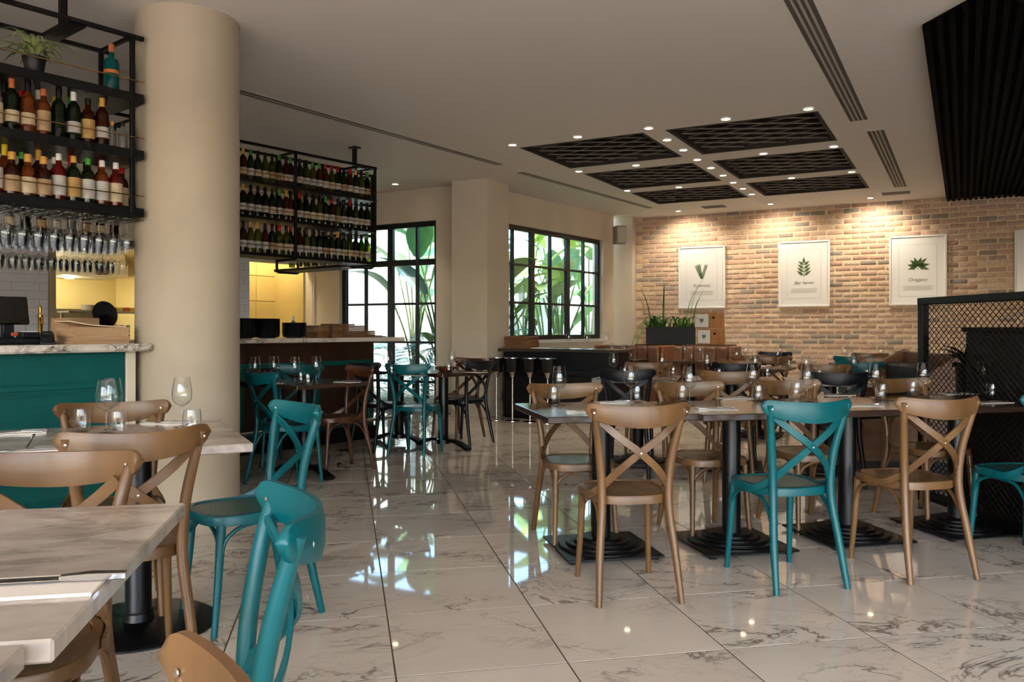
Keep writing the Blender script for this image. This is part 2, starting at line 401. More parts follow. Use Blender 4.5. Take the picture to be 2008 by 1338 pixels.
KL = 6.0; KP = mv(KW0, (-KL, EB))          # kitchen wall, local x runs along EB
# openings in the kitchen wall given by picture columns, converted on the wall line
def ks(u):
    t = (u - CX) / F; return (t * KP[1] - KP[0]) / (EB[0] - t * EB[1])
wall_kitchen = wall('wall_kitchen', KP, EB, KL, CZ, .18, [(ks(108), ks(300), .9, 2.25), (ks(489), ks(613), 0, 2.2)], PLASTER)
wall('wall_left', (-6.9, 8.2), (0, -1), 12.2, CZ, -.2, [], PLASTER)
wall('wall_right', (10.17, -4), (0, 1), 14.8, CZ, -.2, [], mat('dark_wall', (60, 52, 46), .8))
wall('wall_back', (-6.9, -4), (1, 0), 17.07, CZ, -.2, [(.6, 5.2, .2, 2.95), (5.7, 10.6, .05, 2.95), (11.1, 15.5, .2, 2.95)], PLASTER)

# square pillars and the round column
pc = mv((-.337, 11.0), (-.285, EA), (.305, ED))
struct('column_square', MB().box((0, 0, CZ / 2), (.57, .61, CZ), .004).mesh('column_square', PLASTER, False), (pc[0], pc[1], 0), aw(EA))
p1 = mv(CB, (.04, EA), (-.14, ED))
struct('column_corner', MB().box((-.2, .05, CZ / 2), (.36, .5, CZ), .004).mesh('column_corner', PLASTER, False), (p1[0], p1[1], 0), aw(EW) - R(90) + R(18))
COLC = (-2.15, 5.42)
struct('column_round', MB().lathe([(.325, 0), (.325, CZ)], 72).mesh('column_round', COLPL, True), (COLC[0], COLC[1], 0))
struct('baseboard_column', MB().lathe([(.3252, 0), (.333, 0), (.333, .075), (.3252, .08)], 72).mesh('baseboard_column', PLASTER, True), (COLC[0], COLC[1], 0))
struct('baseboard_pillar', MB().box((0, 0, .045), (.59, .63, .09), .004).mesh('baseboard_pillar', PLASTER, False), (pc[0], pc[1], 0), aw(EA))
struct('trim_1', MB().box((2.05, -.045, 1.0), (3.2, .09, .045), .004).mesh('trim_1', WHITE, False), (PW[0], PW[1], 0), aw(EW), 'pale window sill under the garden window')

# bricks: the 300 that show largest are objects, the others one mesh
BR = [(196, 166, 144), (202, 173, 149), (192, 158, 138), (186, 155, 137), (206, 179, 156), (194, 165, 145), (182, 150, 133), (200, 168, 143), (188, 160, 146), (170, 152, 138), (208, 182, 160), (150, 140, 132)]
BRM = ramp_random('brick_face', BR); BRI = ramp_random('brick_face_field', BR, island=True)
def brick_geo(seed):
    rr = random.Random(seed); m = MB().box((0, 0, 0), (.243, .03, .071), .012)
    m.v = [(x + rr.uniform(-.004, .004), y + rr.uniform(-.003, .003), z + rr.uniform(-.004, .004)) for x, y, z in m.v]; return m
bgeo = [brick_geo(i) for i in range(4)]; bmesh_ = [g.mesh('brick', BRM, True, 60) for g in bgeo]
bl = []
for r in range(38):
    for c in range(-1, 33):
        x = c * .257 + (.1285 if r % 2 else 0) + .12 + random.uniform(-.006, .006); z = .042 + r * .0858
        if x < .05 or z > CZ - .01: continue
        wx, wy = mv(CB, (x, EA)); u, v = proj(wx, wy, z)
        fr = [(1330, 1425, 480, 607), (1525, 1630, 470, 604), (1742, 1860, 460, 601), (1988, 2100, 448, 580), (1808, 2100, 575, 1200), (1245, 1420, 630, 1200)]
        vis = 1240 < u < 2010 and v < 690 and not any(a + 8 < u < b - 8 and c_ + 4 < v < d_ - 4 for a, b, c_, d_ in fr)
        bl.append((0 if vis else 1, wy, x, z))
bl.sort(); rest = MB()
for k, (nv, _, x, z) in enumerate(bl):
    y = random.uniform(.003, .007)
    if k < 300 and not nv:
        obj('brick', bmesh_[k % 4], wall_brick, (x, y, z), (0, random.choice((0, math.pi)), 0))
    else:
        g = bgeo[k % 4]; rest.add([(a + x, b + y, c + z) for a, b, c in g.v], g.f)
obj('brick_field', rest.mesh('brick_field', BRI, True, 60, False), wall_brick, kind='stuff')

# white metro tiles on the kitchen wall
tg = MB().box((0, 0, 0), (.296, .012, .096), .002).mesh('wall_tile', TILEW, False)
segs = [(max(.2, ks(-260)), ks(94)), (ks(302), ks(489) - .005)]
for s0, s1 in segs:
    obj('grout', MB().box(((s0 + s1) / 2, -.003, 1.65), (s1 - s0, .006, 2.4)).mesh('grout', GROUT, False), wall_kitchen)
    for r in range(17):
        z = 1.0 + r * .1; x = s0 - (.15 if r % 2 else 0)
        while x < s1 - .01:
            a, b = max(x, s0), min(x + .3, s1)
            if b - a > .03: obj('tile', tg, wall_kitchen, ((a + b) / 2, -.009, z), (0, 0, 0), ((b - a - .004) / .296, 1, 1))
            x += .3
for u0, u1 in ((95, 107), ):
    s0, s1 = ks(u0), ks(u1); obj('opening_frame', MB().box(((s0 + s1) / 2, -.02, 1.6), (s1 - s0, .05, 1.6), .003).mesh('opening_frame', mat('beige_trim', (170, 150, 120), .6), False), wall_kitchen)
obj('opening_frame', MB().box((ks(617), -.015, 1.12), (.07, .04, 2.24), .003).mesh('opening_frame', PLASTER, False), wall_kitchen)

# ------------------------------------------------------------------ windows
def glazing(name, p0, e, ss, zs, thick_s, thick_z, label, y=.1, fw=.07):
    root = obj(name, None, None, (p0[0], p0[1], 0), (0, 0, aw(e)), kind='structure', label=label)
    s0, s1, z0, z1 = ss[0], ss[-1], zs[0], zs[-1]; d = .07
    fm = MB()
    for c, dd in ((((s0 + s1) / 2, y, z0 + fw / 2), (s1 - s0, d, fw)), (((s0 + s1) / 2, y, z1 - fw / 2), (s1 - s0, d, fw)),
                  ((s0 + fw / 2, y, (z0 + z1) / 2), (fw, d, z1 - z0 - 2 * fw)), ((s1 - fw / 2, y, (z0 + z1) / 2), (fw, d, z1 - z0 - 2 * fw))): fm.box(c, dd, .004)
    obj('window_frame', fm.mesh('window_frame', FRAMEM, False), root)
    for s in ss[1:-1]:
        w_ = .10 if s in thick_s else .035; nm = 'mullion' if s in thick_s else 'muntin'
        obj(nm, MB().box((0, 0, 0), (w_, d * .85, z1 - z0 - 2 * fw), .003).mesh(nm, FRAMEM, False), root, (s, y, (z0 + z1) / 2))
    for z in zs[1:-1]:
        w_ = .09 if z in thick_z else .035; nm = 'transom' if z in thick_z else 'muntin'
        obj(nm, MB().box((0, 0, 0), (s1 - s0 - 2 * fw, d * .8, w_), .003).mesh(nm, FRAMEM, False), root, ((s0 + s1) / 2, y, z))
    for i in range(len(ss) - 1):
        for j in range(len(zs) - 1):
            a, b, c, d_ = ss[i], ss[i + 1], zs[j], zs[j + 1]
            obj('pane', MB().box((0, 0, 0), (b - a - .02, .006, d_ - c - .02)).mesh('pane', PANE, False), root, ((a + b) / 2, y, (c + d_) / 2))
    return root
glazing('window_1', PW, EW, [.465, 1.0, 1.523, 2.05, 2.58, 3.1, 3.63], [1.03, 1.6, 2.18, 2.77], (1.523, 2.58), (), 'black framed window of eighteen panes onto the garden')
glazing('door_1', KW0, EA, [.52, .969, 1.446, 1.929, 2.325], [0, .42, 1.0, 1.57, 2.18, 2.77], (1.446,), (2.18,), 'black framed glass double door with panes above', fw=.075)

# ------------------------------------------------------------------ garden outside
gp = [(-6, 12), (-3.3, 13.1), (-.6, 11.7), (1.9, 15.1), (2.6, 15.6), (6, 14), (8, 30), (-16, 30)]
struct('ground_garden', MB().prism([(-3.2, 13.15), (-.75, 11.8), (-.55, 11.85), (1.8, 15.2), (2.3, 15.5), (6, 22), (-10, 22), (-7, 15.3)], -.14, -.02).mesh('ground_garden', GGROUND, False))
gw = mv(KW0, (-3.4, EA), (3.6, ED))
struct('wall_garden', MB().box((2.0, .1, 1.5), (4.0, .2, 3.0)).mesh('wall_garden', GWALL, False), (gw[0], gw[1], 0), aw(EA))
gw2 = mv(KW0, (.6, EA), (3.6, ED))
struct('wall_garden_side', MB().box((3.6, .1, 1.1), (7.2, .2, 2.2)).mesh('wall_garden_side', GWALL, False), (gw2[0], gw2[1], 0), aw(EW))
struct('ground_bounce', MB().box((1.6, -10.2, -.1), (24, 12, .1)).mesh('ground_bounce', mat('bounce_paving', (190, 184, 174), .9), False))  # unseen pale ground, added to bounce sunlight up onto the ceiling

def leaf_paddle(L, W, bend, m, name, fold=.25, n=8):
    mb = MB(); vs = []; fs = []
    for i in range(n + 1):
        t = i / n; w_ = W * math.sin(math.pi * min(1, t * .92 + .06)) ** .7; a = bend * t
        x = L * t * math.cos(a * .6); z = -L * t * math.sin(a * .6) * .8
        vs += [(x, -w_, z + fold * w_), (x, 0, z), (x, w_, z + fold * w_)]
    for i in range(n):
        b = i * 3; fs += [(b, b + 3, b + 4, b + 1), (b + 1, b + 4, b + 5, b + 2)]
    mb.add(vs, fs); mb.add([(x, y, z - .004) for x, y, z in vs], [q[::-1] for q in fs]); return mb.mesh(name, m, True, 80, False)
def frond(L, m, name, n=15, lw=.02, ll=.35):
    mb = MB(); path = [(L * t / 10 * math.cos(.09 * t), 0, L * t / 10 * math.sin(.5 - .12 * t)) for t in range(11)]
    mb.tube(path, [.009 * (1 - t / 13) for t in range(11)], 5)
    for i in range(n):
        t = .15 + .83 * i / n; k = t * 10; a = int(k); f = k - a
        p = Vector(path[a]).lerp(Vector(path[min(a + 1, 10)]), f); l = L * ll * math.sin(math.pi * (.12 + .8 * t)) + .04
        for sg in (-1, 1):
            d = Vector((.62, sg * .78, -.12)).normalized(); q = p + d * l + Vector((0, 0, -.14 * l)); mdl = p + d * l * .5
            sd = Vector((-d.y, d.x, 0)).normalized() * lw
            mb.add([p, mdl + sd, q, mdl - sd, mdl + Vector((0, 0, .008))], [(0, 1, 4), (1, 2, 4), (2, 3, 4), (3, 0, 4)])
    return mb.mesh(name, m, True, 80, False)
def paddle_plant(label, loc, h, n, m, group, seed, W=.2, spread=.35):
    rr = random.Random(seed); t = thing('broad_leaf_plant', label, 'plant', loc, rr.uniform(0, 6), group)
    for i in range(n):
        a = 2.4 * i + rr.uniform(-.3, .3); hh = h * rr.uniform(.55, 1.0); sp = spread * rr.uniform(.5, 1.2) * (1.2 - hh / h * .5)
        top = (sp * math.cos(a), sp * math.sin(a), hh)
        st = obj('stem', MB().tube(spline([(0, 0, 0), (top[0] * .3, top[1] * .3, hh * .55), top], 5), .016, 6).mesh('stem', STEMM), t)
        L = h * rr.uniform(.3, .4); lf = leaf_paddle(L, W * L, rr.uniform(.5, 1.3), m, 'leaf')
        obj('leaf', lf, t, top, (rr.uniform(-.5, .5), -rr.uniform(.5, 1.2), a))
    return t
def palm_plant(label, loc, h, n, m, group, seed, L=1.0):
    rr = random.Random(seed); t = thing('palm', label, 'plant', loc, rr.uniform(0, 6), group)
    obj('trunk', MB().tube([(0, 0, -.02), (.02, 0, h * .5), (0, 0, h)], [.06, .05, .045], 8).mesh('trunk', mat('palm_trunk', (120, 100, 76), .9, var=(90, 74, 54), scale=20)), t)
    fm = [frond(L * k, m, 'frond') for k in (.8, 1.0, 1.15)]
    for i in range(n): obj('frond', fm[i % 3], t, (0, 0, h), (0, -rr.uniform(-.3, .7), 2.4 * i))
    return t
def gpos(s, d, base=KW0, e=EA, o=ED): return (*mv(base, (s, e), (d, o)), 0)
WN = (-EW[1], EW[0])
def wpos(s, d): return (*mv(PW, (s, EW), (d, WN)), 0)
GP = 'plants in the garden beyond the glass'
paddle_plant('tall broad-leaved plant behind the glass door', gpos(1.05, 1.25), 2.7, 9, GLARE_LEAF, GP, 3, .24, .42)
palm_plant('feathery palm behind the glass door beside its mullion', gpos(.75, 2.0), .5, 12, GLARE_BLUE, GP, 4, 1.0)
palm_plant('low palm behind the bar end of the glass door', gpos(-.35, 1.6), .7, 11, GLARE_BLUE, GP, 5, .9)
paddle_plant('lime leafy shrub at the foot of the glass door', gpos(1.75, 1.0), 1.0, 7, GLARE_LIME, GP, 6, .2, .3)
palm_plant('spiky agave-like palm left of the door mullion', gpos(.2, 1.1), .25, 9, GLARE_BLUE, GP, 9, .85)
for k, (s, d, h, m_, nm) in enumerate([(1.0, 1.5, 2.7, GLARE_BLUE, 'bluish broad-leaved plant behind the first window sash'), (1.9, 1.45, 2.9, GLARE_LIME, 'lime broad-leaved plant behind the middle window sash'),
        (2.6, 1.7, 2.6, GLARE_LEAF, 'green broad-leaved plant behind the second window mullion'), (3.3, 1.5, 2.9, GLARE_LIME, 'tall yellow-green plant behind the last window sash'), (4.3, 1.3, 3.0, GLARE_LIME, 'broad-leaved plant at the corner end of the window'), (5.1, 1.9, 2.9, GLARE_BLUE, 'bluish plant deep in the garden behind the last sash'), (5.9, 1.6, 2.9, GLARE_LEAF, 'dark green plant deepest in the garden behind the last sash'), (4.0, 1.45, 2.0, GLARE_LEAF, 'green plant by the garden wall behind the middle sash')]):
    paddle_plant(nm, wpos(s, d), h, 9, m_, GP, 20 + k, .2, .55)
for k, (s, d, m_, nm) in enumerate([(.9, 1.3, GLARE_BLUE, 'arching palm low behind the first window sash'), (2.2, 1.3, GLARE_LEAF, 'arching palm low behind the middle window sash'), (3.2, 1.3, GLARE_LIME, 'arching palm low behind the last window sash'), (4.7, 1.2, GLARE_LIME, 'lime palm low at the corner end of the window'), (5.4, 1.4, GLARE_BLUE, 'bluish palm deepest in the garden')]):
    palm_plant(nm, wpos(s, d), .9, 12, m_, GP, 40 + k, .95)

# ------------------------------------------------------------------ ceiling fittings
LATM = mat('lattice_slat', (104, 92, 82), .5); COFB = mat('coffer_black', (10, 9, 9), .9); COFF = mat('coffer_edge', (46, 40, 35), .8)
slm2 = MB().box((0, 0, 0), (1, .016, .012)).mesh('lattice_slat', LATM, False)
for ai, (a0, a1) in enumerate(A_COLS):
    for di, (d0, d1) in enumerate(D_ROWS):
        wA, wD = a1 - a0, d1 - d0; c = rc((a0 + a1) / 2, (d0 + d1) / 2)
        t = thing('ceiling_coffer', 'recessed black lattice ceiling panel, %s row from the brick wall, %s side' % (['third', 'second', 'first'][di], ['window', 'black ceiling'][ai]), 'ceiling panel', (c[0], c[1], CZ), aw(EA), 'lattice panels in the ceiling')
        mb = MB(); hgt = .3
        for x, y, sx, sy in ((0, -wD / 2, wA + .04, .04), (0, wD / 2, wA + .04, .04), (-wA / 2, 0, .04, wD - .04), (wA / 2, 0, .04, wD - .04)): mb.box((x, y, hgt / 2 - .002), (sx, sy, hgt))
        obj('surround', mb.mesh('surround', COFF, False), t)
        obj('backing', MB().box((0, 0, hgt + .004), (wA + .04, wD + .04, .02)).mesh('backing', COFB, False), t)
        # crossed slats cut to the opening
        hx, hy = wA / 2 - .025, wD / 2 - .025
        for fam in (28, -28):
            dx, dy = math.cos(R(fam)), math.sin(R(fam)); nx, ny = -dy, dx; ext = abs(nx) * hx + abs(ny) * hy; k = -ext + .08
            while k < ext - .03:
                lo, hi = -9, 9
                for p, dd, h in ((nx * k, dx, hx), (ny * k, dy, hy)):
                    t0, t1 = sorted(((-h - p) / dd, (h - p) / dd)); lo, hi = max(lo, t0), min(hi, t1)
                if hi - lo > .1:
                    mm = (lo + hi) / 2; zz = .03 if fam > 0 else .044
                    obj('slat', slm2, t, (nx * k + dx * mm, ny * k + dy * mm, zz), (0, 0, R(fam)), (hi - lo - .03, 1, 1))
                k += .21
ringm = MB().lathe([(.042, 0), (.055, 0), (.055, .012), (.042, .012)], 20, close=True).mesh('lamp_ring', WHITE)
lensm = MB().lathe([(0, .004), (.041, .004), (.041, .010), (0, .010)], 20).mesh('lamp_lens', LENS)
def spot(x, y, power, ang=80, col=(1, .84, .64), tilt=None):
    l = bpy.data.lights.new('downlight', 'SPOT'); l.energy = power; l.spot_size = R(ang); l.spot_blend = .7; l.color = col; l.shadow_soft_size = .04
    o = bpy.data.objects.new('downlight_lamp', l); COL.objects.link(o); o.location = (x, y, CZ - .03)
    if tilt: o.rotation_euler = (R(tilt[0]), 0, tilt[1])
def cpt(u, v): Y = F * (CZ - EYE) / (HY - v); return ((u - CX) / F * Y, Y)
DL = [((1005, 283), 'at the window corner of the lattice panels'), ((1133, 267), 'halfway along the first lattice panel edge'), ((1272, 250), 'at the near end of the lattice spine'),
      ((1423, 232), 'halfway along the near edge of the largest lattice panel'), ((1585, 212), 'at the near outer corner of the largest lattice panel'),
      ((1135, 335), 'between first and second lattice panels, window side'), ((1247, 323), 'midway between first and second lattice panels, window half'),
      ((1497, 300), 'midway between first and second lattice panels, black ceiling half'), ((1635, 286), 'between first and second lattice panels, black ceiling side'),
      ((1230, 373), 'between second and third lattice panels, window side'), ((1331, 366), 'midway between second and third lattice panels, window half'),
      ((1552, 348), 'midway between second and third lattice panels, black ceiling half'), ((1670, 336), 'between second and third lattice panels, black ceiling side')]
DL += [((u, v), '%s from the near end of the lattice spine' % ORD[i + 1]) for i, (u, v) in enumerate([(1308, 273), (1340, 293), (1367, 312), (1394, 328), (1418, 343), (1438, 357), (1457, 369), (1474, 380)])]
DL += [((775, 360), 'above the glass garden door')]
for (u, v), d in DL:
    x, y = cpt(u, v); t = thing('downlight', 'small lit downlight ' + d, 'downlight', (x, y, CZ - .012), 0, 'ceiling downlights')
    obj('ring', ringm, t); obj('lens', lensm, t)
    spot(x, y, 18)
for (u, v), d in [((1330, 413), 'rosemary'), ((1511, 399), 'bay'), ((1707, 387), 'third')]:
    x, y = cpt(u, v); t = thing('downlight', 'small lit downlight by the brick wall above the %s picture' % d, 'downlight', (x, y, CZ - .012), 0, 'wall-washing downlights')
    obj('ring', ringm, t); obj('lens', lensm, t); spot(x, y, 62, 125, (1, .86, .66), (32, aw(EA)))
# unseen lamps added to light the near part of the room
for i, (x, y) in enumerate(((.2, 2.2), (1.8, 2.4), (-1.6, 2.0), (.4, .2), (2.4, .6), (-2.2, .4), (-3.4, 3.6))):
    t = thing('downlight', 'added unseen downlight over the front tables, %s of seven' % ORD[i], 'downlight', (x, y, CZ - .012), 0, 'added unseen front downlights')
    obj('ring', ringm, t); obj('lens', lensm, t); spot(x, y, 11, 90)

def slotline(p, q, w_, nsl, label, m=None):
    L = math.dist(p, q); c = ((p[0] + q[0]) / 2, (p[1] + q[1]) / 2); a = math.atan2(q[1] - p[1], q[0] - p[0])
    t = thing('air_diffuser', label, 'air vent', (c[0], c[1], CZ), a, 'ceiling air diffusers')
    mb = MB(); mb.box((0, -w_ / 2 - .012, -.001), (L, .024, .002)); mb.box((0, w_ / 2 + .012, -.001), (L, .024, .002))
    mb.box((-L / 2 - .01, 0, -.001), (.02, w_ + .048, .002)); mb.box((L / 2 + .01, 0, -.001), (.02, w_ + .048, .002))
    obj('frame', mb.mesh('frame', CEIL, False), t)
    obj('slot', MB().box((0, 0, -.002), (L, w_, .003)).mesh('slot', mat('slot_dark', (98, 90, 82), .9), False), t)
    for k in range(1, nsl):
        obj('blade', MB().box((0, -w_ / 2 + w_ * k / nsl, -.0045), (L, w_ / nsl * .42, .003)).mesh('blade', mat('blade_grey', (176, 168, 158), .6), False), t)
slotline(rc(-.90, 4.2), rc(-.90, 8.62), .16, 4, 'long slotted air diffuser on the ceiling, near length')
slotline(rc(-.80, 9.15), rc(-.80, 12.95), .16, 4, 'slotted air diffuser on the ceiling, length beside the lattice panels')
slotline(cpt(440, 171), cpt(980, 323), .10, 3, 'thin slotted air diffuser running beside the wine rack')
slotline(cpt(1020, 338), cpt(1275, 408), .10, 3, 'thin slotted air diffuser between window and lattice panels')
for u, v, nm in ((1400, 404, 'small vent grille above the rosemary picture'), (1757, 377, 'small vent grille beside the black ceiling')):
    x, y = cpt(u, v); t = thing('vent_grille', nm, 'air vent', (x, y, CZ), aw(EA), 'small ceiling grilles')
    obj('frame', MB().box((0, 0, -.006), (.42, .3, .012), .003).mesh('frame', WHITE, False), t)
    for k in range(7): obj('blade', MB().box((0, -.11 + k * .036, -.016), (.38, .02, .008)).mesh('blade', mat('grille_grey', (96, 88, 80), .6), False), t)
# loudspeaker on the corner pillar
sx, sy = at(1215, 14.45)
t = thing('wall_speaker', 'grey wall loudspeaker on the corner pillar beside the window', 'loudspeaker', (sx, sy, 2.86), face(.3, -1) + math.pi)
obj('cabinet', MB().box((0, 0, 0), (.2, .18, .32), .02).mesh('cabinet', mat('speaker_grey', (150, 140, 130), .6)), t)
obj('grille', MB().box((0, -.094, 0), (.16, .012, .28), .005).mesh('grille', mat('speaker_mesh', (196, 186, 172), .7)), t)
obj('bracket', MB().box((0, .12, 0), (.05, .1, .08), .004).mesh('bracket', STEEL), t)

# ------------------------------------------------------------------ pictures on the brick wall
def wall_s(u):
    k = (u - CX) / F; return (k * CB[1] - CB[0]) / (EA[0] - k * EA[1])
HERB = mat('herb_green', (86, 112, 60), .8, var=(46, 72, 40), scale=20); INK = mat('print_grey', (120, 116, 112), .8); INKL = mat('print_light_grey', (176, 172, 168), .8)
PICP = mat('print_paper', (222, 220, 218), .22, spec=.6)
def text(name, body, size, m, parent, loc, shear=0.25):
    cu = bpy.data.curves.new(name, 'FONT'); cu.body = body; cu.size = size; cu.align_x = 'CENTER'; cu.align_y = 'CENTER'; cu.shear = shear; cu.extrude = .0005; cu.materials.append(m)
    tmp = bpy.data.objects.new(name, cu); COL.objects.link(tmp); me_ = bpy.data.meshes.new_from_object(tmp.evaluated_get(bpy.context.evaluated_depsgraph_get())); bpy.data.objects.remove(tmp)
    return obj(name, me_, parent, loc, (R(90), 0, 0))
def picture(u0, u1, v0, v1, kind, title, label):
    s0, s1 = wall_s(u0), wall_s(u1); sc = (s0 + s1) / 2; Yc = CB[1] + sc * EA[1]
    zc = EYE + (HY - (v0 + v1) / 2) / F * Yc; h = (v1 - v0) / F * Yc; wd = s1 - s0; p = mv(CB, (sc, EA), (-.035, ED))
    t = thing('botanical_picture', label, 'picture', (p[0], p[1], zc), aw(EA), 'framed herb prints on the brick wall')
    mb = MB(); b = .03
    for c, d in (((0, 0, h / 2 - b / 2), (wd, .04, b)), ((0, 0, -h / 2 + b / 2), (wd, .04, b)), ((-wd / 2 + b / 2, 0, 0), (b, .04, h - 2 * b)), ((wd / 2 - b / 2, 0, 0), (b, .04, h - 2 * b))): mb.box(c, d, .004)
    obj('picture_frame', mb.mesh('picture_frame', WHITE, False), t)
    pp = obj('print', MB().box((0, .004, 0), (wd - .05, .012, h - .05)).mesh('print', PICP, False), t)
    ln = MB(); bw, bh = wd * .66, h * .74
    for c, d in (((0, -.003, bh / 2), (bw, .001, .004)), ((0, -.003, -bh / 2), (bw, .001, .004)), ((-bw / 2, -.003, 0), (.004, .001, bh)), ((bw / 2, -.003, 0), (.004, .001, bh))): ln.box(c, d)
    obj('border_line', ln.mesh('border_line', INKL, False), pp)
    text('title_text', title, .075, INK, pp, (0, -.004, -h * .135))
    tx = MB()
    for k in range(5): tx.box((0, -.003, -h * .225 - k * .016), (bw * (.8 - .05 * (k % 3)), .001, .006))
    obj('text_lines', tx.mesh('text_lines', INKL, False), pp)
    rr = random.Random(len(title)); lv = MB(); zc0 = h * .06
    def lf(x, z, a, L, W):
        d = (math.cos(a), math.sin(a)); n_ = (-d[1], d[0]); q = [(x, z), (x + d[0] * L * .4 + n_[0] * W, z + d[1] * L * .4 + n_[1] * W), (x + d[0] * L, z + d[1] * L), (x + d[0] * L * .4 - n_[0] * W, z + d[1] * L * .4 - n_[1] * W)]
        lv.add([(a_, -.003, b_) for a_, b_ in q] + [(a_, -.004, b_) for a_, b_ in q], [(3, 2, 1, 0), (4, 5, 6, 7), (0, 1, 5, 4), (1, 2, 6, 5), (2, 3, 7, 6), (3, 0, 4, 7)])
    if kind == 0:
        for bx, ba in ((0, 1.25), (0, 1.75), (.01, 2.0)):
            for k in range(16):
                x = bx + math.cos(ba) * k * .016; z = zc0 - .1 + math.sin(ba) * k * .016
                lf(x, z, ba + .6, .05, .005); lf(x, z, ba - .6, .05, .005)
    elif kind == 1:
        for k in range(4):
            z = zc0 - .1 + k * .06; L = .15 - k * .012
            lf(0, z, .65, L, .026); lf(0, z, math.pi - .65, L, .026)
        lf(0, zc0 + .1, 1.57, .12, .026); lf(0, zc0 - .17, 1.57, .3, .004)
    else:
        for a in (-.35, .15, .75, 1.2, 1.9, 2.4, 3.0, 3.5): lf(0, zc0, a, .15 + .03 * (a < 1), .034)
        lf(0, zc0 - .07, 1.57, .1, .004)
    obj('herb_drawing', lv.mesh('herb_drawing', HERB, False), pp)
picture(1332, 1423, 483.5, 605, 0, 'Rosemary', 'white framed print of a slender rosemary sprig above the planter')
picture(1527.5, 1628, 473, 602, 1, 'Bay leaves', 'white framed print of a bay branch, middle of the brick wall')
picture(1744, 1857, 462, 599, 2, 'Oregano', 'white framed print of a spread of rounded leaves by the mesh screen')
picture(1989, 2108, 449, 584, 1, 'Sage', 'white framed print cut off at the edge of the picture')

# ------------------------------------------------------------------ bottles and glasses
BG = bottle_glass('bottle_green', (22, 34, 14), (70, 110, 30)); BGL = bottle_glass('bottle_olive', (70, 76, 22), (170, 190, 70)); BGD = bottle_glass('bottle_dark', (12, 12, 12), (40, 30, 22))
BAM = bottle_glass('bottle_amber', (120, 58, 20), (200, 110, 40)); BRED = bottle_glass('bottle_red', (110, 22, 14), (190, 50, 30)); BCL = bottle_glass('bottle_clear', (120, 120, 116), (210, 210, 205)); BTQ = bottle_glass('bottle_turquoise', (0, 90, 90), (40, 190, 180))
BBR = bottle_glass('bottle_brown', (60, 26, 12), (120, 60, 25))
LBL = {k: mat('label_' + k, c, .7, var=tuple(int(x * .82) for x in c), scale=14) for k, c in dict(cream=(206, 184, 150), white=(196, 190, 182), gold=(190, 150, 86), tan=(178, 146, 106), orange=(210, 120, 50)).items()}
CAPM = {k: mat('cap_' + k, c, .4) for k, c in dict(gold=(200, 150, 70), black=(18, 16, 16), red=(170, 24, 20), white=(216, 212, 206), green=(70, 150, 50), copper=(180, 100, 60), yellow=(220, 190, 40)).items()}
PROF = {
 'wine': ([(0, 0), (.037, 0), (.038, .01), (.038, .185), (.034, .21), (.018, .232), (.0145, .25), (.0145, .285)], .0385, (.05, .115), .0165, (.24, .305)),
 'burg': ([(0, 0), (.039, 0), (.040, .01), (.040, .15), (.034, .19), (.022, .225), (.0145, .255), (.0145, .285)], .0405, (.045, .115), .0165, (.245, .302)),
 'spirit': ([(0, 0), (.038, 0), (.039, .008), (.039, .17), (.030, .195), (.016, .212), (.015, .25)], .0395, (.03, .145), .0175, (.235, .275)),
 'gin': ([(0, 0), (.042, 0), (.044, .008), (.044, .17), (.036, .19), (.016, .2), (.015, .25)], .0445, (.10, .122), .017, (.235, .285)),
 'squat': ([(0, 0), (.044, 0), (.045, .008), (.045, .13), (.032, .165), (.017, .18), (.016, .215)], .0455, (.02, .11), .021, (.20, .245)),
 'small': ([(0, 0), (.024, 0), (.025, .005), (.025, .10), (.012, .125), (.011, .15)], .0255, (.02, .075), .013, (.14, .165)),
}
BC = {}
def bottle(kind, glass, lab, cap, label, loc, rz=0, group=None, parent_label=None, sc=1.0):
    prof, lr, (l0, l1), crr, (c0, c1) = PROF[kind]
    kb = (kind, glass.name); kl = (kind, 'l', lab); kc = (kind, 'c', cap)
    if kb not in BC: BC[kb] = MB().lathe(prof, 12).mesh('bottle_body', glass)
    if kl not in BC and lab: BC[kl] = MB().lathe([(lr, l0), (lr, l1)], 12).mesh('bottle_label', LBL[lab], True, 40, False)
    if kc not in BC: BC[kc] = MB().lathe([(crr, c0), (crr, c1 - .004), (crr * .85, c1), (0, c1)], 10).mesh('bottle_cap', CAPM[cap])
    t = thing('bottle', label, 'bottle', loc, rz, group); t.scale = (sc, sc, sc)
    obj('body', BC[kb], t)
    if lab: obj('label', BC[kl], t)
    obj('cap', BC[kc], t); return t

# stemmed wine glass, stemless tumbler
def wg_prof(h=.22, rb=.042, rm=.031):
    return [(.0345, 0), (.034, .003), (.012, .008), (.0045, .02), (.0042, .085), (.008, .093), (.026, .103), (.038, .118), (rb, .138), (.0405, .165), (.036, .195), (rm, h),
            (rm - .0012, h), (.0348, .195), (.0392, .165), (rb - .0014, .138), (.0366, .119), (.025, .1045), (.006, .0955), (0, .095)]
wgP = wg_prof()
wg_foot = MB().lathe([(0, 0), (.0345, 0), (.034, .003), (.012, .007), (.005, .018)], 20).mesh('glass_foot', GLASS)
wg_stem = MB().lathe([(.005, .018), (.0042, .03), (.0042, .082), (.008, .0925)], 12).mesh('glass_stem', GLASS)
wg_bowl = MB().lathe(wgP[5:], 24).mesh('glass_bowl', GLASS, True, 60)
tb = [(0, 0), (.030, 0), (.033, .004), (.0385, .04), (.037, .075), (.034, .095), (.0326, .095), (.0355, .075), (.0368, .04), (.031, .010), (0, .008)]
tum = MB().lathe(tb, 22).mesh('tumbler', GLASS, True, 50)
wg_low = MB().lathe(wgP, 12).mesh('hanging_glass', GLASS, True, 60)
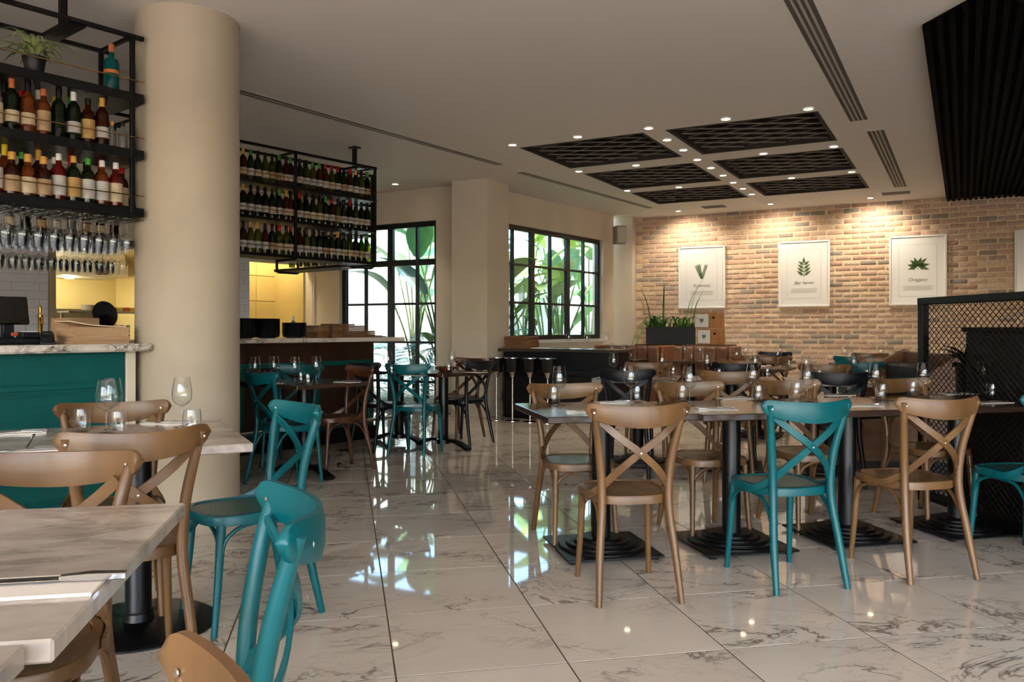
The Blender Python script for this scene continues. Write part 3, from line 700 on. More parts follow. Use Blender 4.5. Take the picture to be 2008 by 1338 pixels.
def wine_glass(label, loc, group):
    t = thing('wine_glass', label, 'wine glass', loc, random.uniform(0, 6), group)
    obj('foot', wg_foot, t); obj('stem', wg_stem, t); obj('bowl', wg_bowl, t)
def tumbler(label, loc, group): solo('tumbler', tum, label, 'glass', loc, 0, group)
napm = MB().box((0, 0, .002), (.11, .21, .004), .001).mesh('napkin', NAPKIN, False)
def fork_mesh():
    m = MB(); m.tube([(0, -.09, .002), (0, -.03, .004), (0, .03, .003), (0, .045, .002)], [1.4, .9, .6, 1.0], sec=(.005, .0012), up=(1, 0, 0))
    m.box((0, .055, .002), (.022, .02, .0015))
    for k in range(4): m.box((-.0088 + k * .0059, .082, .003), (.003, .036, .0014))
    return m.mesh('fork', CHROME)
def knife_mesh():
    m = MB(); m.tube([(0, -.1, .004), (0, -.05, .0045), (0, -.01, .004)], [1.0, 1.2, .8], sec=(.0065, .0035), up=(1, 0, 0)); m.box((.001, .05, .003), (.016, .12, .0014), .0004)
    return m.mesh('knife', CHROME)
fkm, knm = fork_mesh(), knife_mesh()
def setting(desc, x, y, z, rz, group='place settings', cutlery=True):
    c, s = math.cos(rz), math.sin(rz); P = lambda a, b: (x + c * a - s * b, y + s * a + c * b)
    solo('napkin', napm, 'folded white napkin ' + desc, 'napkin', (*P(0, 0), z), rz, group)
    if cutlery:
        solo('fork', fkm, 'steel fork on the napkin ' + desc, 'fork', (*P(-.022, 0), z + .004), rz, group)
        solo('knife', knm, 'steel knife on the napkin ' + desc, 'knife', (*P(.024, 0), z + .004), rz, group)

# ------------------------------------------------------------------ cross-back chairs
def chair_meshes(m, panel_m):
    D = {}
    # seat ring outline
    def outline(sc=1.0, n=40):
        o = []
        for i in range(n):
            a = 2 * math.pi * i / n; ca, sa = math.cos(a), math.sin(a); e = .62
            x = math.copysign(abs(ca) ** e, ca) * .205; y = math.copysign(abs(sa) ** e, sa) * .205
            x *= 1.0 - .14 * (.5 - y / .41); o.append((x * sc, y * sc))
        return o
    o1, o2 = outline(1.0), outline(.86); n = len(o1); mb = MB(); vs = []; fs = []
    rings = [(o1, .425, 1.0), (o1, .428, 1.0), (o1, .455, 1.0), (o1, .462, .985), (o2, .464, 1.02), (o2, .457, 1.0)]
    for o, z, k in rings: vs += [(x * k, y * k, z) for x, y in o]
    for r in range(len(rings) - 1):
        for i in range(n): fs.append((r * n + i, r * n + (i + 1) % n, (r + 1) * n + (i + 1) % n, (r + 1) * n + i))
    fs.append(tuple(range(n))[::-1]); mb.add(vs, fs); D['seat'] = mb.mesh('seat', m, True, 50)
    D['panel'] = MB().add([(x, y, .4595) for x, y in o2] + [(x * .5, y * .5, .4565) for x, y in o2], [(i, (i + 1) % n, n + (i + 1) % n, n + i) for i in range(n)] + [tuple(range(n, 2 * n))]).mesh('seat_panel', panel_m, True, 60)
    # rear legs that run up into the back posts
    for sg, k in ((-1, 'postL'), (1, 'postR')):
        pth = spline([(sg * .185, -.27, 0), (sg * .170, -.225, .22), (sg * .152, -.19, .43), (sg * .160, -.195, .60), (sg * .185, -.225, .76), (sg * .205, -.252, .855)], 5)
        r = [.0135 + .006 * math.sin(math.pi * min(1, i / (len(pth) - 1) * 1.05)) ** .6 for i in range(len(pth))]
        D[k] = MB().tube(pth, r, 10).mesh('leg', m)
        pth = spline([(sg * .178, .185, 0), (sg * .168, .165, .22), (sg * .160, .150, .43)], 5)
        D['front' + k] = MB().tube(pth, [.0125 + .0065 * i / (len(pth) - 1) for i in range(len(pth))], 10).mesh('leg', m)
        pth = spline([(-sg * .175, -.232, .80), (-sg * .10, -.262, .735), (0, -.272 if sg > 0 else -.262, .66), (sg * .09, -.235, .58), (sg * .15, -.172, .50), (sg * .185, -.10, .455), (sg * .196, -.03, .440)], 5)
        up = []
        for i, p in enumerate(pth):
            q = pth[min(i + 1, len(pth) - 1)] - pth[max(i - 1, 0)]; t_ = i / (len(pth) - 1); nrm = Vector((sg * .85 * max(0, (t_ - .45) * 1.8), -1 + max(0, (t_ - .45)) * 1.4, 0)); up.append(tuple(q.cross(nrm)))
        D['strap' + k] = MB().tube(pth, 1, sec=(.0165, .0055), up=up).mesh('cross_strap', m)
        D['brace' + k] = MB().tube(spline([(sg * .172, .158, .30), (sg * .170, .135, .37), (sg * .166, .07, .412), (sg * .16, -.03, .418), (sg * .158, -.12, .40), (sg * .162, -.185, .32), (sg * .166, -.205, .25)], 4), .009, 8).mesh('brace', m)
    D['bracef'] = MB().tube(spline([(-.17, .163, .30), (-.14, .16, .375), (-.06, .158, .415), (.06, .158, .415), (.14, .16, .375), (.17, .163, .30)], 4), .009, 8).mesh('brace', m)
    D['stretch'] = MB().tube(spline([(-.165, -.205, .27), (-.08, -.225, .275), (.08, -.225, .275), (.165, -.205, .27)], 4), .008, 8).mesh('stretcher', m)
    # curved top rail
    mb = MB(); vs = []; fs = []; N = 28; Hh = .032; X = .232
    for i in range(N + 1):
        s = math.sin(math.pi / 2 * (-1 + 2 * i / N)); x = X * s; y = -.312 + .092 * s * s
        e = max(0, abs(x) - (X - Hh)) / Hh; hh = (.047 - .015 * s * s) * math.sqrt(max(.0004, 1 - e * e)); zc = .820 + .029 * s * s
        dx = 1; dy = 2 * .092 * s / X; l = math.hypot(dx, dy); nx, ny = -dy / l, dx / l; th = .0115
        for a in range(8):
            an = 2 * math.pi * (a + .5) / 8; cz, ct = math.sin(an), math.cos(an)
            cz = math.copysign(min(1, abs(cz) * 1.15), cz); ct = math.copysign(min(1, abs(ct) * 1.4), ct)
            vs.append((x + nx * th * ct, y + ny * th * ct, zc + hh * cz))
    for i in range(N):
        for a in range(8): fs.append((i * 8 + a, i * 8 + (a + 1) % 8, (i + 1) * 8 + (a + 1) % 8, (i + 1) * 8 + a))
    fs += [tuple(range(8))[::-1], tuple(N * 8 + a for a in range(8))]
    D['rail'] = mb.add(vs, fs).mesh('top_rail', m, True, 50)
    return D
screwm = MB().lathe([(0, 0), (.005, 0), (.0045, .002), (0, .003)], 8).mesh('screw', mat('screw_steel', (196, 190, 180), .3, 1))
CH = {'oak': chair_meshes(OAK, OAK), 'teal': chair_meshes(TEAL, mat('teal_seat_worn', (14, 84, 84), .3, var=(60, 92, 84), scale=5)), 'black': chair_meshes(NAVY, NAVY), 'brown': chair_meshes(BROWN, BROWN)}
def chair(kind, x, y, rz, label, group, detail=True):
    D = CH[kind]; t = thing('dining_chair', label, 'chair', (x, y, 0), rz, group)
    s = obj('seat', D['seat'], t); obj('seat_panel', D['panel'], s)
    for k in ('postL', 'postR'):
        obj('leg', D[k], t); obj('leg', D['front' + k], t); obj('cross_strap', D['strap' + k], t); obj('brace', D['brace' + k], t)
    obj('brace', D['bracef'], t)
    r = obj('top_rail', D['rail'], t)
    if detail:
        for sg in (-1, 1):
            obj('screw', screwm, r, (sg * .192, -.233, .84), (R(-90), 0, sg * .55)); 
            obj('screw', screwm, r, (sg * .207, -.274, .838), (R(90), 0, sg * .1))
        obj('screw', screwm, t, (0, -.279, .66), (R(90), 0, 0))
    return t

# ------------------------------------------------------------------ tables
def top_mesh(wd, dp, m, th=.034, b=.004): return MB().box((0, 0, TZ - th / 2), (wd, dp, th), b).mesh('tabletop', m, False)
polem = MB().lathe([(.058, .06), (.05, .07), (.05, TZ - .06), (.05, TZ - .05), (.11, TZ - .045), (.11, TZ - .035)], 24).mesh('pole', IRON)
platem = MB().box((0, 0, .022), (.52, .52, .012), .003).mesh('base_plate', IRON)
ringms = [MB().lathe([(r, .028 + i * .013), (r, .034 + i * .013), (r - .008, .041 + i * .013), (r - .045, .041 + i * .013)], 40).mesh('base_ring', IRON) for i, r in enumerate((.235, .195, .155, .115))]
padm = MB().lathe([(.02, 0), (.02, .012), (.012, .016)], 10).mesh('foot_pad', mat('foot_rubber', (20, 20, 20), .8))
discm = MB().lathe([(.30, 0), (.30, .008), (.285, .018), (.06, .03), (.05, .07)], 48).mesh('base_disc', IRON)
def table(label, x, y, rz, wd, dp, m, group, base='plate'):
    t = thing('dining_table', label, 'table', (x, y, 0), rz, group)
    obj('tabletop', top_mesh(wd, dp, m), t); obj('pole', polem, t)
    if base == 'plate':
        obj('base_plate', platem, t)
        for r in ringms: obj('base_ring', r, t)
        for a in (-.22, .22):
            for b in (-.22, .22): obj('foot_pad', padm, t, (a, b, 0))
    elif base == 'disc': obj('base_disc', discm, t)
    else:
        for a in (0, math.pi):
            pth = spline([(0, 0, .075), (.13, 0, .085), (.26, 0, .05), (.34, 0, .018)], 4)
            obj('foot_arm', MB().tube(pth, [1 + .5 * i / (len(pth) - 1) for i in range(len(pth))], sec=(.028, .011), up=(0, 1, 0)).mesh('foot_arm', IRON), t, (0, 0, 0), (0, 0, a + R(90)))
        obj('base_hub', MB().lathe([(.07, .05), (.07, .09), (.05, .1)], 20).mesh('base_hub', IRON), t)
    return t

# ------------------------------------------------------------------ bars
# local frame of a bar: x along EB, y into the bar (EPn)
BRZ = aw(EB)
def bloc(p, x, y, z=0): q = mv(p, (x, EB), (y, EPn)); return (q[0], q[1], z)
LB = (-2.235, 5.085)                        # front end corner of the near counter
t = thing('bar_counter', 'teal panelled bar counter beside the round column', 'bar', (LB[0], LB[1], 0), BRZ)
obj('body', MB().box((-1.62, .42, .535), (3.0, .6, 1.05), .004).mesh('body', TEALP, False), t)
obj('end_panel', MB().box((-.085, .42, .535), (.06, .62, 1.05), .004).mesh('end_panel', PLASTER, False), t)
fr = MB()
for x0, x1 in ((-1.02, -.2), (-1.92, -1.1), (-2.8, -2.0)):
    z0, z1 = .16, .86; m_ = .035
    mb = MB()
    for c, d in ((((x0 + x1) / 2, .113, z1), (x1 - x0, .018, m_)), (((x0 + x1) / 2, .113, z0), (x1 - x0, .018, m_)), ((x0, .113, (z0 + z1) / 2), (m_, .018, z1 - z0 - m_)), ((x1, .113, (z0 + z1) / 2), (m_, .018, z1 - z0 - m_))): mb.box(c, d, .005)
    obj('panel_moulding', mb.mesh('panel_moulding', TEALP, False), t)
    mb = MB(); q = .045
    for c, d in ((((x0 + x1) / 2, .1165, z1 - q), (x1 - x0 - 2 * q, .008, .012)), (((x0 + x1) / 2, .1165, z0 + q), (x1 - x0 - 2 * q, .008, .012))): mb.box(c, d, .002)
    obj('panel_bead', mb.mesh('panel_bead', TEALP, False), t)
solo('marble_worktop', MB().box((-1.55, .33, 1.0845), (3.1, .66, .047), .012).mesh('marble_worktop', MBAR, True, 20), 'thick veined marble worktop on the teal bar', 'worktop', (LB[0], LB[1], 0), BRZ)
MBR = (-1.21, 9.2)                          # front end of the far counter
t = thing('bar_counter', 'dark wood bar counter with teal frames under the wine rack', 'bar', (MBR[0], MBR[1], 0), BRZ)
obj('body', MB().box((-2.0, .42, .535), (3.3, .6, 1.05), .004).mesh('body', BARWOOD, False), t)
obj('kick_board', MB().box((-2.0, .108, .07), (3.3, .024, .14), .003).mesh('kick_board', STEEL, False), t)
for x0, x1 in ((-1.12, -.42), (-2.0, -1.3), (-2.9, -2.2)):
    z0, z1 = .18, .84; mb = MB(); m_ = .05
    for c, d in ((((x0 + x1) / 2, .11, z1), (x1 - x0 + m_, .02, m_)), (((x0 + x1) / 2, .11, z0), (x1 - x0 + m_, .02, m_)), ((x0, .11, (z0 + z1) / 2), (m_, .02, z1 - z0 - m_)), ((x1, .11, (z0 + z1) / 2), (m_, .02, z1 - z0 - m_))): mb.box(c, d, .004)
    obj('teal_frame', mb.mesh('teal_frame', TEALP, False), t)
obj('foot_rail', MB().tube([(-3.6, -.02, .22), (-.1, -.02, .22)], .02, 10).mesh('foot_rail', CHROME), t)
for x in (-3.0, -1.7, -.4): obj('rail_bracket', MB().tube([(x, -.02, .22), (x, .11, .22)], .012, 8).mesh('rail_bracket', CHROME), t)
solo('marble_worktop', MB().box((-1.9, .36, 1.084), (3.8, .74, .046), .008).mesh('marble_worktop', MBAR, True, 20), 'veined marble worktop under the wine rack', 'worktop', (MBR[0], MBR[1], 0), BRZ)

# ------------------------------------------------------------------ hanging racks
SH = [1.95, 2.31, 2.66]; RT = 3.02; post = .026
def rack(label, p, rz, L, Dp, xs, shelves=SH, lip=.03, hang=True, rail=True, top=RT):
    """x runs from 0 (end) to -L, y 0..Dp"""
    t = thing('hanging_rack', label, 'shelf rack', (p[0], p[1], 0), rz)
    z0 = shelves[0] - .04
    for x in xs:
        for y in (0, Dp): obj('post', MB().box((0, 0, 0), (post, post, top - z0), .002).mesh('post', STEEL, False), t, (x, y, (top + z0) / 2))
        for z in (top - post / 2, z0): obj('cross_bar', MB().box((0, 0, 0), (post * .8, Dp - post, post * .8)).mesh('cross_bar', STEEL, False), t, (x, Dp / 2, z))
    for y in (0, Dp):
        for z in (top - post / 2,): obj('top_rail', MB().box((0, 0, 0), (L, post, post), .002).mesh('top_rail', STEEL, False), t, (-L / 2, y, z))
    for z in shelves:
        obj('shelf', MB().box((0, 0, 0), (L, Dp + .02, lip), .002).mesh('shelf', STEEL, False), t, (-L / 2, Dp / 2, z - lip / 2))
        if rail and z < 2.9: obj('guard_rail', MB().tube([(-L, -.012, z + .075), (0, -.012, z + .075)], .0035, 6).mesh('guard_rail', BRASS), t)
    if hang:
        for x in (xs[0] - (.16 if L < 1.95 else .32), xs[-1] + (.05 if L < 1.95 else .3)):
            obj('hanger', MB().box((0, 0, 0), (.04, .04, CZ - top), .002).mesh('hanger', STEEL, False), t, (x, Dp / 2, (CZ + top) / 2))
            obj('hanger_plate', MB().box((0, 0, 0), (.09, Dp * .35, .02), .002).mesh('hanger_plate', STEEL, False), t, (x, Dp / 2, CZ - .01))
            obj('hanger_beam', MB().box((0, 0, 0), (.10, Dp - post, .03), .002).mesh('hanger_beam', STEEL, False), t, (x, Dp / 2, top - .02))
    return t
LR = mv((-2.34, 5.05), (.06, EB))           # near rack, above the teal bar
rack('black steel bottle rack hanging over the teal bar', LR, BRZ, 2.0, .42, [-.07, -1.9], lip=.055)
t = rack('second black bottle rack hanging deeper inside the teal bar', bloc(LR, .95, 1.9), BRZ, 2.6, .42, [-.05, -2.5], lip=.05, rail=False)
MR = (-1.53, 9.2)                           # wine rack over the far bar
rack('long black wine rack hanging over the dark wood bar', MR, BRZ, 1.9, .32, [-.02, -1.09, -1.88], lip=.03)
q = bloc(MR, -.05, .36)
rack('return of the wine rack across the end of the bar', (q[0], q[1]), aw(EPn) + math.pi, 1.5, .32, [-.02, -1.45], lip=.03, hang=False, rail=False)

G1 = 'spirit bottles on the bar rack'
top_row = [('spirit', BCL, 'cream', 'gold'), ('wine', BG, 'cream', 'copper'), ('wine', BAM, 'cream', 'black'), ('spirit', BAM, 'tan', 'copper'), ('wine', BG, None, 'black'), ('wine', BG, 'white', 'white'), ('spirit', BBR, 'gold', 'black'), ('wine', BBR, 'white', 'gold'), ('small', BCL, None, 'gold')]
low_row = [('spirit', BRED, 'white', 'red'), ('squat', BBR, 'tan', 'gold'), ('squat', BAM, 'cream', 'gold'), ('squat', BBR, 'tan', 'gold'), ('spirit', BRED, 'white', 'white'), ('spirit', BG, 'gold', 'gold'), ('spirit', BG, 'white', 'green'), ('spirit', BAM, 'white', 'white'), ('spirit', BRED, 'cream', 'white')]
GN = {BCL.name: 'clear', BG.name: 'green glass', BAM.name: 'amber', BBR.name: 'dark brown', BRED.name: 'dark red', BGL.name: 'olive glass', BGD.name: 'black', BTQ.name: 'turquoise'}
def bname(g, lab): return '%s bottle%s' % (GN[g.name], ' with %s label' % lab if lab else '')
for row, z, nm in ((top_row, SH[1], 'upper'), (low_row, SH[0], 'lower')):
    for i, (k, g, lab, cap) in enumerate(row):
        x = -.80 + i * .083 if k != 'small' else -.80 + i * .08
        bottle(k, g, lab, cap, '%s, %s from left, front of %s bar shelf' % (bname(g, lab), ORD[i], nm), bloc(LR, x, .075, z), 0, G1)
    for i in range(8):
        g, lab, cap = [(BCL, 'cream', 'red'), (BBR, None, 'black'), (BG, 'white', 'red'), (BCL, None, 'white'), (BAM, 'gold', 'yellow'), (BG, None, 'green'), (BBR, 'cream', 'gold'), (BCL, 'white', 'white')][(i + (3 if nm == 'lower' else 0)) % 8]
        bottle('wine' if i % 2 else 'spirit', g, lab, cap, '%s, %s from left, back of %s bar shelf' % (bname(g, lab), ORD[i], nm), bloc(LR, -.80 + i * .09, .20, z), 0, G1)
bottle('small', BCL, None, 'black', 'tiny clear bottle by the post of the upper bar rack shelf', bloc(LR, -.105, .05, SH[1]), 0, G1)
bottle('spirit', BBR, 'cream', 'red', 'brown bottle behind the end post of the lower bar rack shelf', bloc(LR, -.04, .2, SH[0]), 0, G1)
bottle('gin', BTQ, 'orange', 'copper', 'turquoise gin bottle standing on top of the bar rack', bloc(LR, -.17, .06, SH[2]), 0)
# rear rack bottles that show between
for i in range(8):
    g, lab, cap = [(BCL, 'cream', 'gold'), (BG, None, 'black'), (BBR, 'gold', 'black'), (BCL, 'white', 'red'), (BCL, None, 'red'), (BAM, 'tan', 'gold'), (BG, 'cream', 'copper'), (BBR, None, 'black')][i]
    bottle('wine', g, lab, cap, '%s, %s from the left on the rear bar rack' % (bname(g, lab), ORD[i]), bloc(LR, -.05 + i * .115, 2.0, SH[0]), 0, 'bottles on the rear bar rack')
# potted plant on the near rack
pl = bloc(LR, -.58, .13, SH[2])
t = thing('spider_plant', 'variegated spider plant in a black pot on top of the bar rack', 'potted plant', pl, 0)
obj('pot', MB().lathe([(0, 0), (.045, 0), (.06, .10), (.064, .10), (.064, .115), (.054, .115), (.05, .1), (0, .1)], 20).mesh('pot', mat('black_pot', (20, 20, 22), .5)), t)
for i in range(30):
    a = 2.4 * i; L = random.uniform(.13, .24); lf = random.uniform(.2, 1.2)
    pth = [(0, 0, 0), (L * .35, 0, L * .55 * lf), (L * .75, 0, L * .55 * lf), (L * 1.1, 0, L * (.3 * lf - .25 * (1.2 - lf)))]
    obj('leaf', MB().tube(spline(pth, 4), [.6, .8, 1, 1, 1, 1, 1, .9, .8, .7, .5, .3, .08], sec=(.009, .0012), up=(0, 1, 0)).mesh('leaf', LEAFV), t, (0, 0, .1), (0, 0, a))
# hanging stemware
HG = 'stemmed glasses hanging under the bar rack'
for k in range(11):
    x = -.86 + k * .083
    t = bloc(LR, x, .2, SH[0] - .062)
for k in range(5):
    t = thing('stemware_rail', 'wire glass hanger under the near bar rack, %s from the column' % ORD[4 - k], 'glass rail', bloc(LR, -.80 + k * .17 + .08, .21, SH[0] - .07), BRZ, 'glass hanger rails')
    for dx in (-.05, -.012, .012, .05): obj('wire', MB().tube([(dx, -.2, 0), (dx, .2, 0)], .0025, 6).mesh('wire', CHROME), t)
n = 0
for k in range(10):
    for j in range(4):
        x = -.84 + k * .085; y = .06 + j * .1
        o = solo('wine_glass', wg_low, 'upside-down stemmed glass under the near bar rack, %s column from the left, %s row back' % (ORD[k], ORD[j]), 'wine glass', bloc(LR, x, y, SH[0] - .064), 0, HG); o.rotation_euler = (math.pi, 0, random.uniform(0, 6))
for k in range(14):
    for j in range(3):
        x = -.42 + k * .095; y = 1.98 + j * .12
        o = solo('wine_glass', wg_low, 'upside-down stemmed glass under the rear bar rack, %s column from the left, %s row back' % (ORD[k], ORD[j]), 'wine glass', bloc(LR, x, y, SH[0] - .064), 0, HG + ' at the rear'); o.rotation_euler = (math.pi, 0, random.uniform(0, 6))

# wine bottles on the long rack
WG = 'wine bottles on the long rack'; rr = random.Random(5)
for si, z in enumerate(SH):
    for i in range(21):
        k = rr.choice(['wine', 'wine', 'burg']); g = rr.choice([BG, BG, BGL, BGD, BG, BBR]); lab = rr.choice(['cream', 'white', 'white', 'cream', 'tan']); cap = rr.choice(['black', 'black', 'red', 'gold', 'black', 'green'])
        if i < 3: g = [BGL, BG, BGD][(i + si) % 3]
        x = -.075 - i * .083
        if abs(x + 1.09) < .03: x -= .03
        bottle(k, g, lab, cap, '%s, %s from window end, %s wine rack shelf' % (bname(g, lab), ORD[i], ['bottom', 'middle', 'top'][si]), bloc(MR, x, .07, z), 0, WG)
    for i in range(8):
        g = rr.choice([BG, BGL, BGD]); lab = rr.choice(['cream', 'white', None])
        bottle('wine', g, lab, 'black', '%s, back row, %s from window end, %s wine rack shelf' % (bname(g, lab), ORD[i], ['bottom', 'middle', 'top'][si]), bloc(MR, -.12 - i * .118, .2, z), 0, WG + ', back row')
for i in range(7):
    g = rr.choice([BG, BGL, BGD]); bottle('wine', g, 'white', 'black', '%s, %s along the return of the wine rack' % (bname(g, 'white'), ORD[i]), bloc(MR, -.12, .5 + i * .15, SH[0]), 0, 'wine bottles on the rack return')

# ------------------------------------------------------------------ things on the bars
def on_left(x, y, z=1.108): return bloc(LB, x, y, z)
t = thing('till_terminal', 'black point-of-sale terminal on the marble bar by the tiled wall', 'cash register', on_left(-.66, .42), BRZ)
obj('base', MB().box((0, 0, .02), (.26, .24, .04), .008).mesh('base', NAVY), t)
obj('stand', MB().box((0, .04, .09), (.06, .05, .12), .005).mesh('stand', NAVY), t)
obj('screen', MB().box((0, 0, 0), (.21, .03, .17), .006).mesh('screen', mat('screen_black', (16, 14, 12), .15)), t, (0, .02, .20), (R(-14), 0, 0))
obj('printer_slip', MB().box((.07, -.1, .075), (.07, .05, .004)).mesh('printer_slip', PAPER, False), t)
obj('printer', MB().box((.07, -.08, .055), (.1, .1, .035), .006).mesh('printer', NAVY), t)
obj('status_light', MB().box((-.02, -.125, .06), (.035, .012, .02), .003).mesh('status_light', mat('orange_plastic', (180, 70, 20), .5)), t)
t = thing('card_terminal', 'black card reader propped on the marble bar', 'card reader', on_left(-.53, .22), BRZ - R(20))
obj('body', MB().box((0, 0, 0), (.07, .16, .035), .008).mesh('body', NAVY), t, (0, 0, .04), (R(14), 0, 0))
obj('screen', MB().box((0, .045, .02), (.05, .05, .004)).mesh('screen', mat('screen_dark', (50, 60, 60), .2), False), t, (0, 0, .04), (R(14), 0, 0))
obj('foot', MB().box((0, 0, .012), (.08, .14, .024), .004).mesh('foot', NAVY), t)
t = thing('beer_tap', 'short brass beer tap on the bar behind the card reader', 'beer tap', on_left(-.44, .56), 0)
obj('column', MB().lathe([(.03, 0), (.03, .01), (.014, .02), (.014, .15), (.018, .16), (.018, .18), (0, .185)], 16).mesh('column', BRASS), t)
obj('spout', MB().tube([(0, 0, .15), (.03, -.03, .16), (.04, -.04, .12)], .008, 8).mesh('spout', BRASS), t)
obj('handle', MB().lathe([(0, .18), (.006, .18), (.012, .22), (.008, .235), (0, .24)], 10).mesh('handle', BRASS), t)
t0 = thing('kraft_box', 'tall kraft cardboard box standing on the back bar', 'box', (*at(148, 6.05), .95), BRZ + R(8))
obj('carton', MB().box((0, 0, .15), (.24, .22, .36), .003).mesh('carton', KRAFT), t0)
obj('tape', MB().box((0, 0, .331), (.05, .221, .002)).mesh('tape', mat('brown_tape', (170, 130, 90), .4), False), t0)
cb = thing('back_bar_shelf', 'steel back-bar shelf behind the teal counter', 'shelf', bloc(LB, -.4, 1.1, 0), BRZ)
obj('top', MB().box((.3, 0, .93), (2.4, .5, .04), .004).mesh('top', STAIN, False), cb); obj('body', MB().box((.3, .02, .455), (2.36, .44, .91), .004).mesh('body', STEEL, False), cb)
for i in range(13):
    w_ = random.uniform(-.012, .012); last = i == 12
    p = on_left(-.27 + w_, .22 + random.uniform(-.01, .01)); z = 1.1085 + i * .0078
    o = solo('menu_folder', MB().box((0, 0, 0), (.34, .22, .0066), .0015).mesh('menu_folder', KRAFT, False), 'kraft menu card, %s in the pile on the marble bar' % ('top one' if last else ORD[i] + ' from the bottom'), 'menu', (p[0], p[1], z + .003), BRZ + R(random.uniform(-5, 5)), 'menus piled on the marble bar')
o = solo('menu_folder', MB().tube(spline([(-.17, 0, .032), (-.06, 0, .012), (.06, 0, .003), (.16, 0, .0)], 4), 1, sec=(.11, .003), up=(0, 1, 0)).mesh('menu_folder', mat('pale_card', (226, 200, 164), .8)), 'pale curled menu lying open on the menu pile', 'menu', (*on_left(-.28, .21)[:2], 1.2125), BRZ)

def on_mid(x, y, z=1.1075): return bloc(MBR, x, y, z)
bowlm = MB().lathe([(0, 0), (.07, 0), (.112, .012), (.120, .05), (.122, .054), (.117, .052), (.107, .02), (0, .008)], 28).mesh('bowl', CERAM)
def barx(u, y=.14):
    k = (u - CX) / F; q = mv(MBR, (y, EPn)); return (k * q[1] - q[0]) / (EB[0] - k * EB[1])
for st, (x, n) in enumerate(((barx(478), 12), (barx(524), 12), (barx(577), 9))):
    for i in range(n): solo('bowl', bowlm, 'black bowl in the %s pile of the wine bar, %s from the bottom' % (ORD[st], ORD[i]), 'bowl', on_mid(x, .14, 1.1075 + i * .0125), 0, 'black bowls piled on the wine bar')
bdm = MB().box((0, 0, 0), (.15, .2, .017), .003).mesh('menu_board', BOARDW)
for st, (x, n) in enumerate(((barx(622, .16), 7), (barx(651, .16), 8), (barx(674, .16), 8), (barx(694, .16), 7), (barx(714, .16), 4))):
    for i in range(n): solo('serving_board', bdm, 'small wooden board in the %s pile along the wine bar, %s from the bottom' % (ORD[st], ORD[i]), 'board', (*on_mid(x + random.uniform(-.006, .006), .16)[:2], 1.1165 + i * .0182), BRZ + R(random.uniform(-4, 4)), 'wooden boards piled on the wine bar')
for i in range(3): solo('paper_menu', MB().box((0, 0, 0), (.2, .16, .006), .001).mesh('paper_menu', [NAVY, PAPER, NAVY][i], False), '%s menu sheet at the window end of the wine bar' % ['bottom', 'middle', 'top'][i], 'menu', (*on_mid(-.24 - .04 * i, .2)[:2], 1.111 + i * .0066), BRZ + R(5 * i), 'menus at the end of the wine bar')
bottle('wine', BCL, None, 'white', 'clear bottle standing behind the black bowls on the wine bar', on_mid(barx(575, .5), .5), 0, None, sc=.75)

# ------------------------------------------------------------------ kitchen behind the wall (local: x along EB from KP, y deeper)
def kl(s, d, z=0): q = mv(KP, (s, EB), (d, EPn)); return (q[0], q[1], z)
s1, s2 = ks(108), ks(300); s3, s4 = ks(489), ks(613)
struct('wall_kitchen_back', MB().box((0, 0, CZ / 2), (KL + 2, .1, CZ)).mesh('wall_kitchen_back', GOLDWALL, False), kl(KL / 2, 2.6), BRZ)
struct('wall_kitchen_side', MB().box((0, 0, CZ / 2), (.1, 2.4, CZ)).mesh('wall_kitchen_side', GOLDWALL, False), kl(s3 - .7, 1.4), BRZ)
kp2 = kl(s4 + .02, 1.4)
yw = struct('wall_kitchen_end', MB().box((0, 0, CZ / 2), (.1, 2.4, CZ)).mesh('wall_kitchen_end', GOLDWALL, False), kp2, BRZ)
yp = kl((s3 + s4) / 2 - .1, 1.0)
pn = struct('wall_kitchen_panelled', MB().box((0, 0, 1.25), (1.7, .06, 2.5)).mesh('wall_kitchen_panelled', GOLDWALL, False), yp, BRZ)
for k in range(6):
    for j in range(3): obj('panel', MB().box((0, 0, 0), (.545, .012, .395), .003).mesh('panel', GOLDWALL, False), pn, (-.56 + .56 * j, -.036, .21 + .41 * k))
def klamp(x, y, z, e, col, r=.12):
    l = bpy.data.lights.new('kitchen_lamp', 'POINT'); l.energy = e; l.color = col; l.shadow_soft_size = r; o = bpy.data.objects.new('kitchen_lamp', l); COL.objects.link(o); o.location = (x, y, z)
WARM = (1, .9, .66)
x, y, z = kl((s1 + s2) / 2, 1.2); klamp(x, y, 2.9, 36, WARM)
x, y, z = kl((s3 + s4) / 2, .5); klamp(x, y, 2.9, 50, WARM)
t = thing('extractor_hood', 'large steel extractor hood lit yellow in the kitchen', 'extractor hood', kl(s1 + .95, 1.9, 0), BRZ)
obj('canopy', MB().add([(-.6, -.5, 1.95), (.62, -.5, 1.95), (.62, .5, 1.95), (-.6, .5, 1.95), (-.6, -.3, 2.5), (.62, -.3, 2.5), (.62, .5, 2.5), (-.6, .5, 2.5)], [(3, 2, 1, 0), (4, 5, 6, 7), (0, 1, 5, 4), (1, 2, 6, 5), (2, 3, 7, 6), (3, 0, 4, 7)]).mesh('canopy', STAIN, False), t)
obj('duct', MB().box((0, .2, 2.85), (.4, .4, .7)).mesh('duct', STAIN, False), t)
obj('hood_lamp', MB().lathe([(0, 0), (.06, 0), (.06, .02), (0, .02)], 16, (0, 0, 1.93)).mesh('hood_lamp', emitter('hood_lamp_glow', (255, 236, 200), 12)), t)
x, y, z = kl(s1 + .95, 1.9); klamp(x, y, 1.85, 18, WARM, .06)
t = thing('steel_cooker', 'dark steel cooking line under the extractor hood', 'cooker', kl(s1 + .95, 2.1, 0), BRZ)
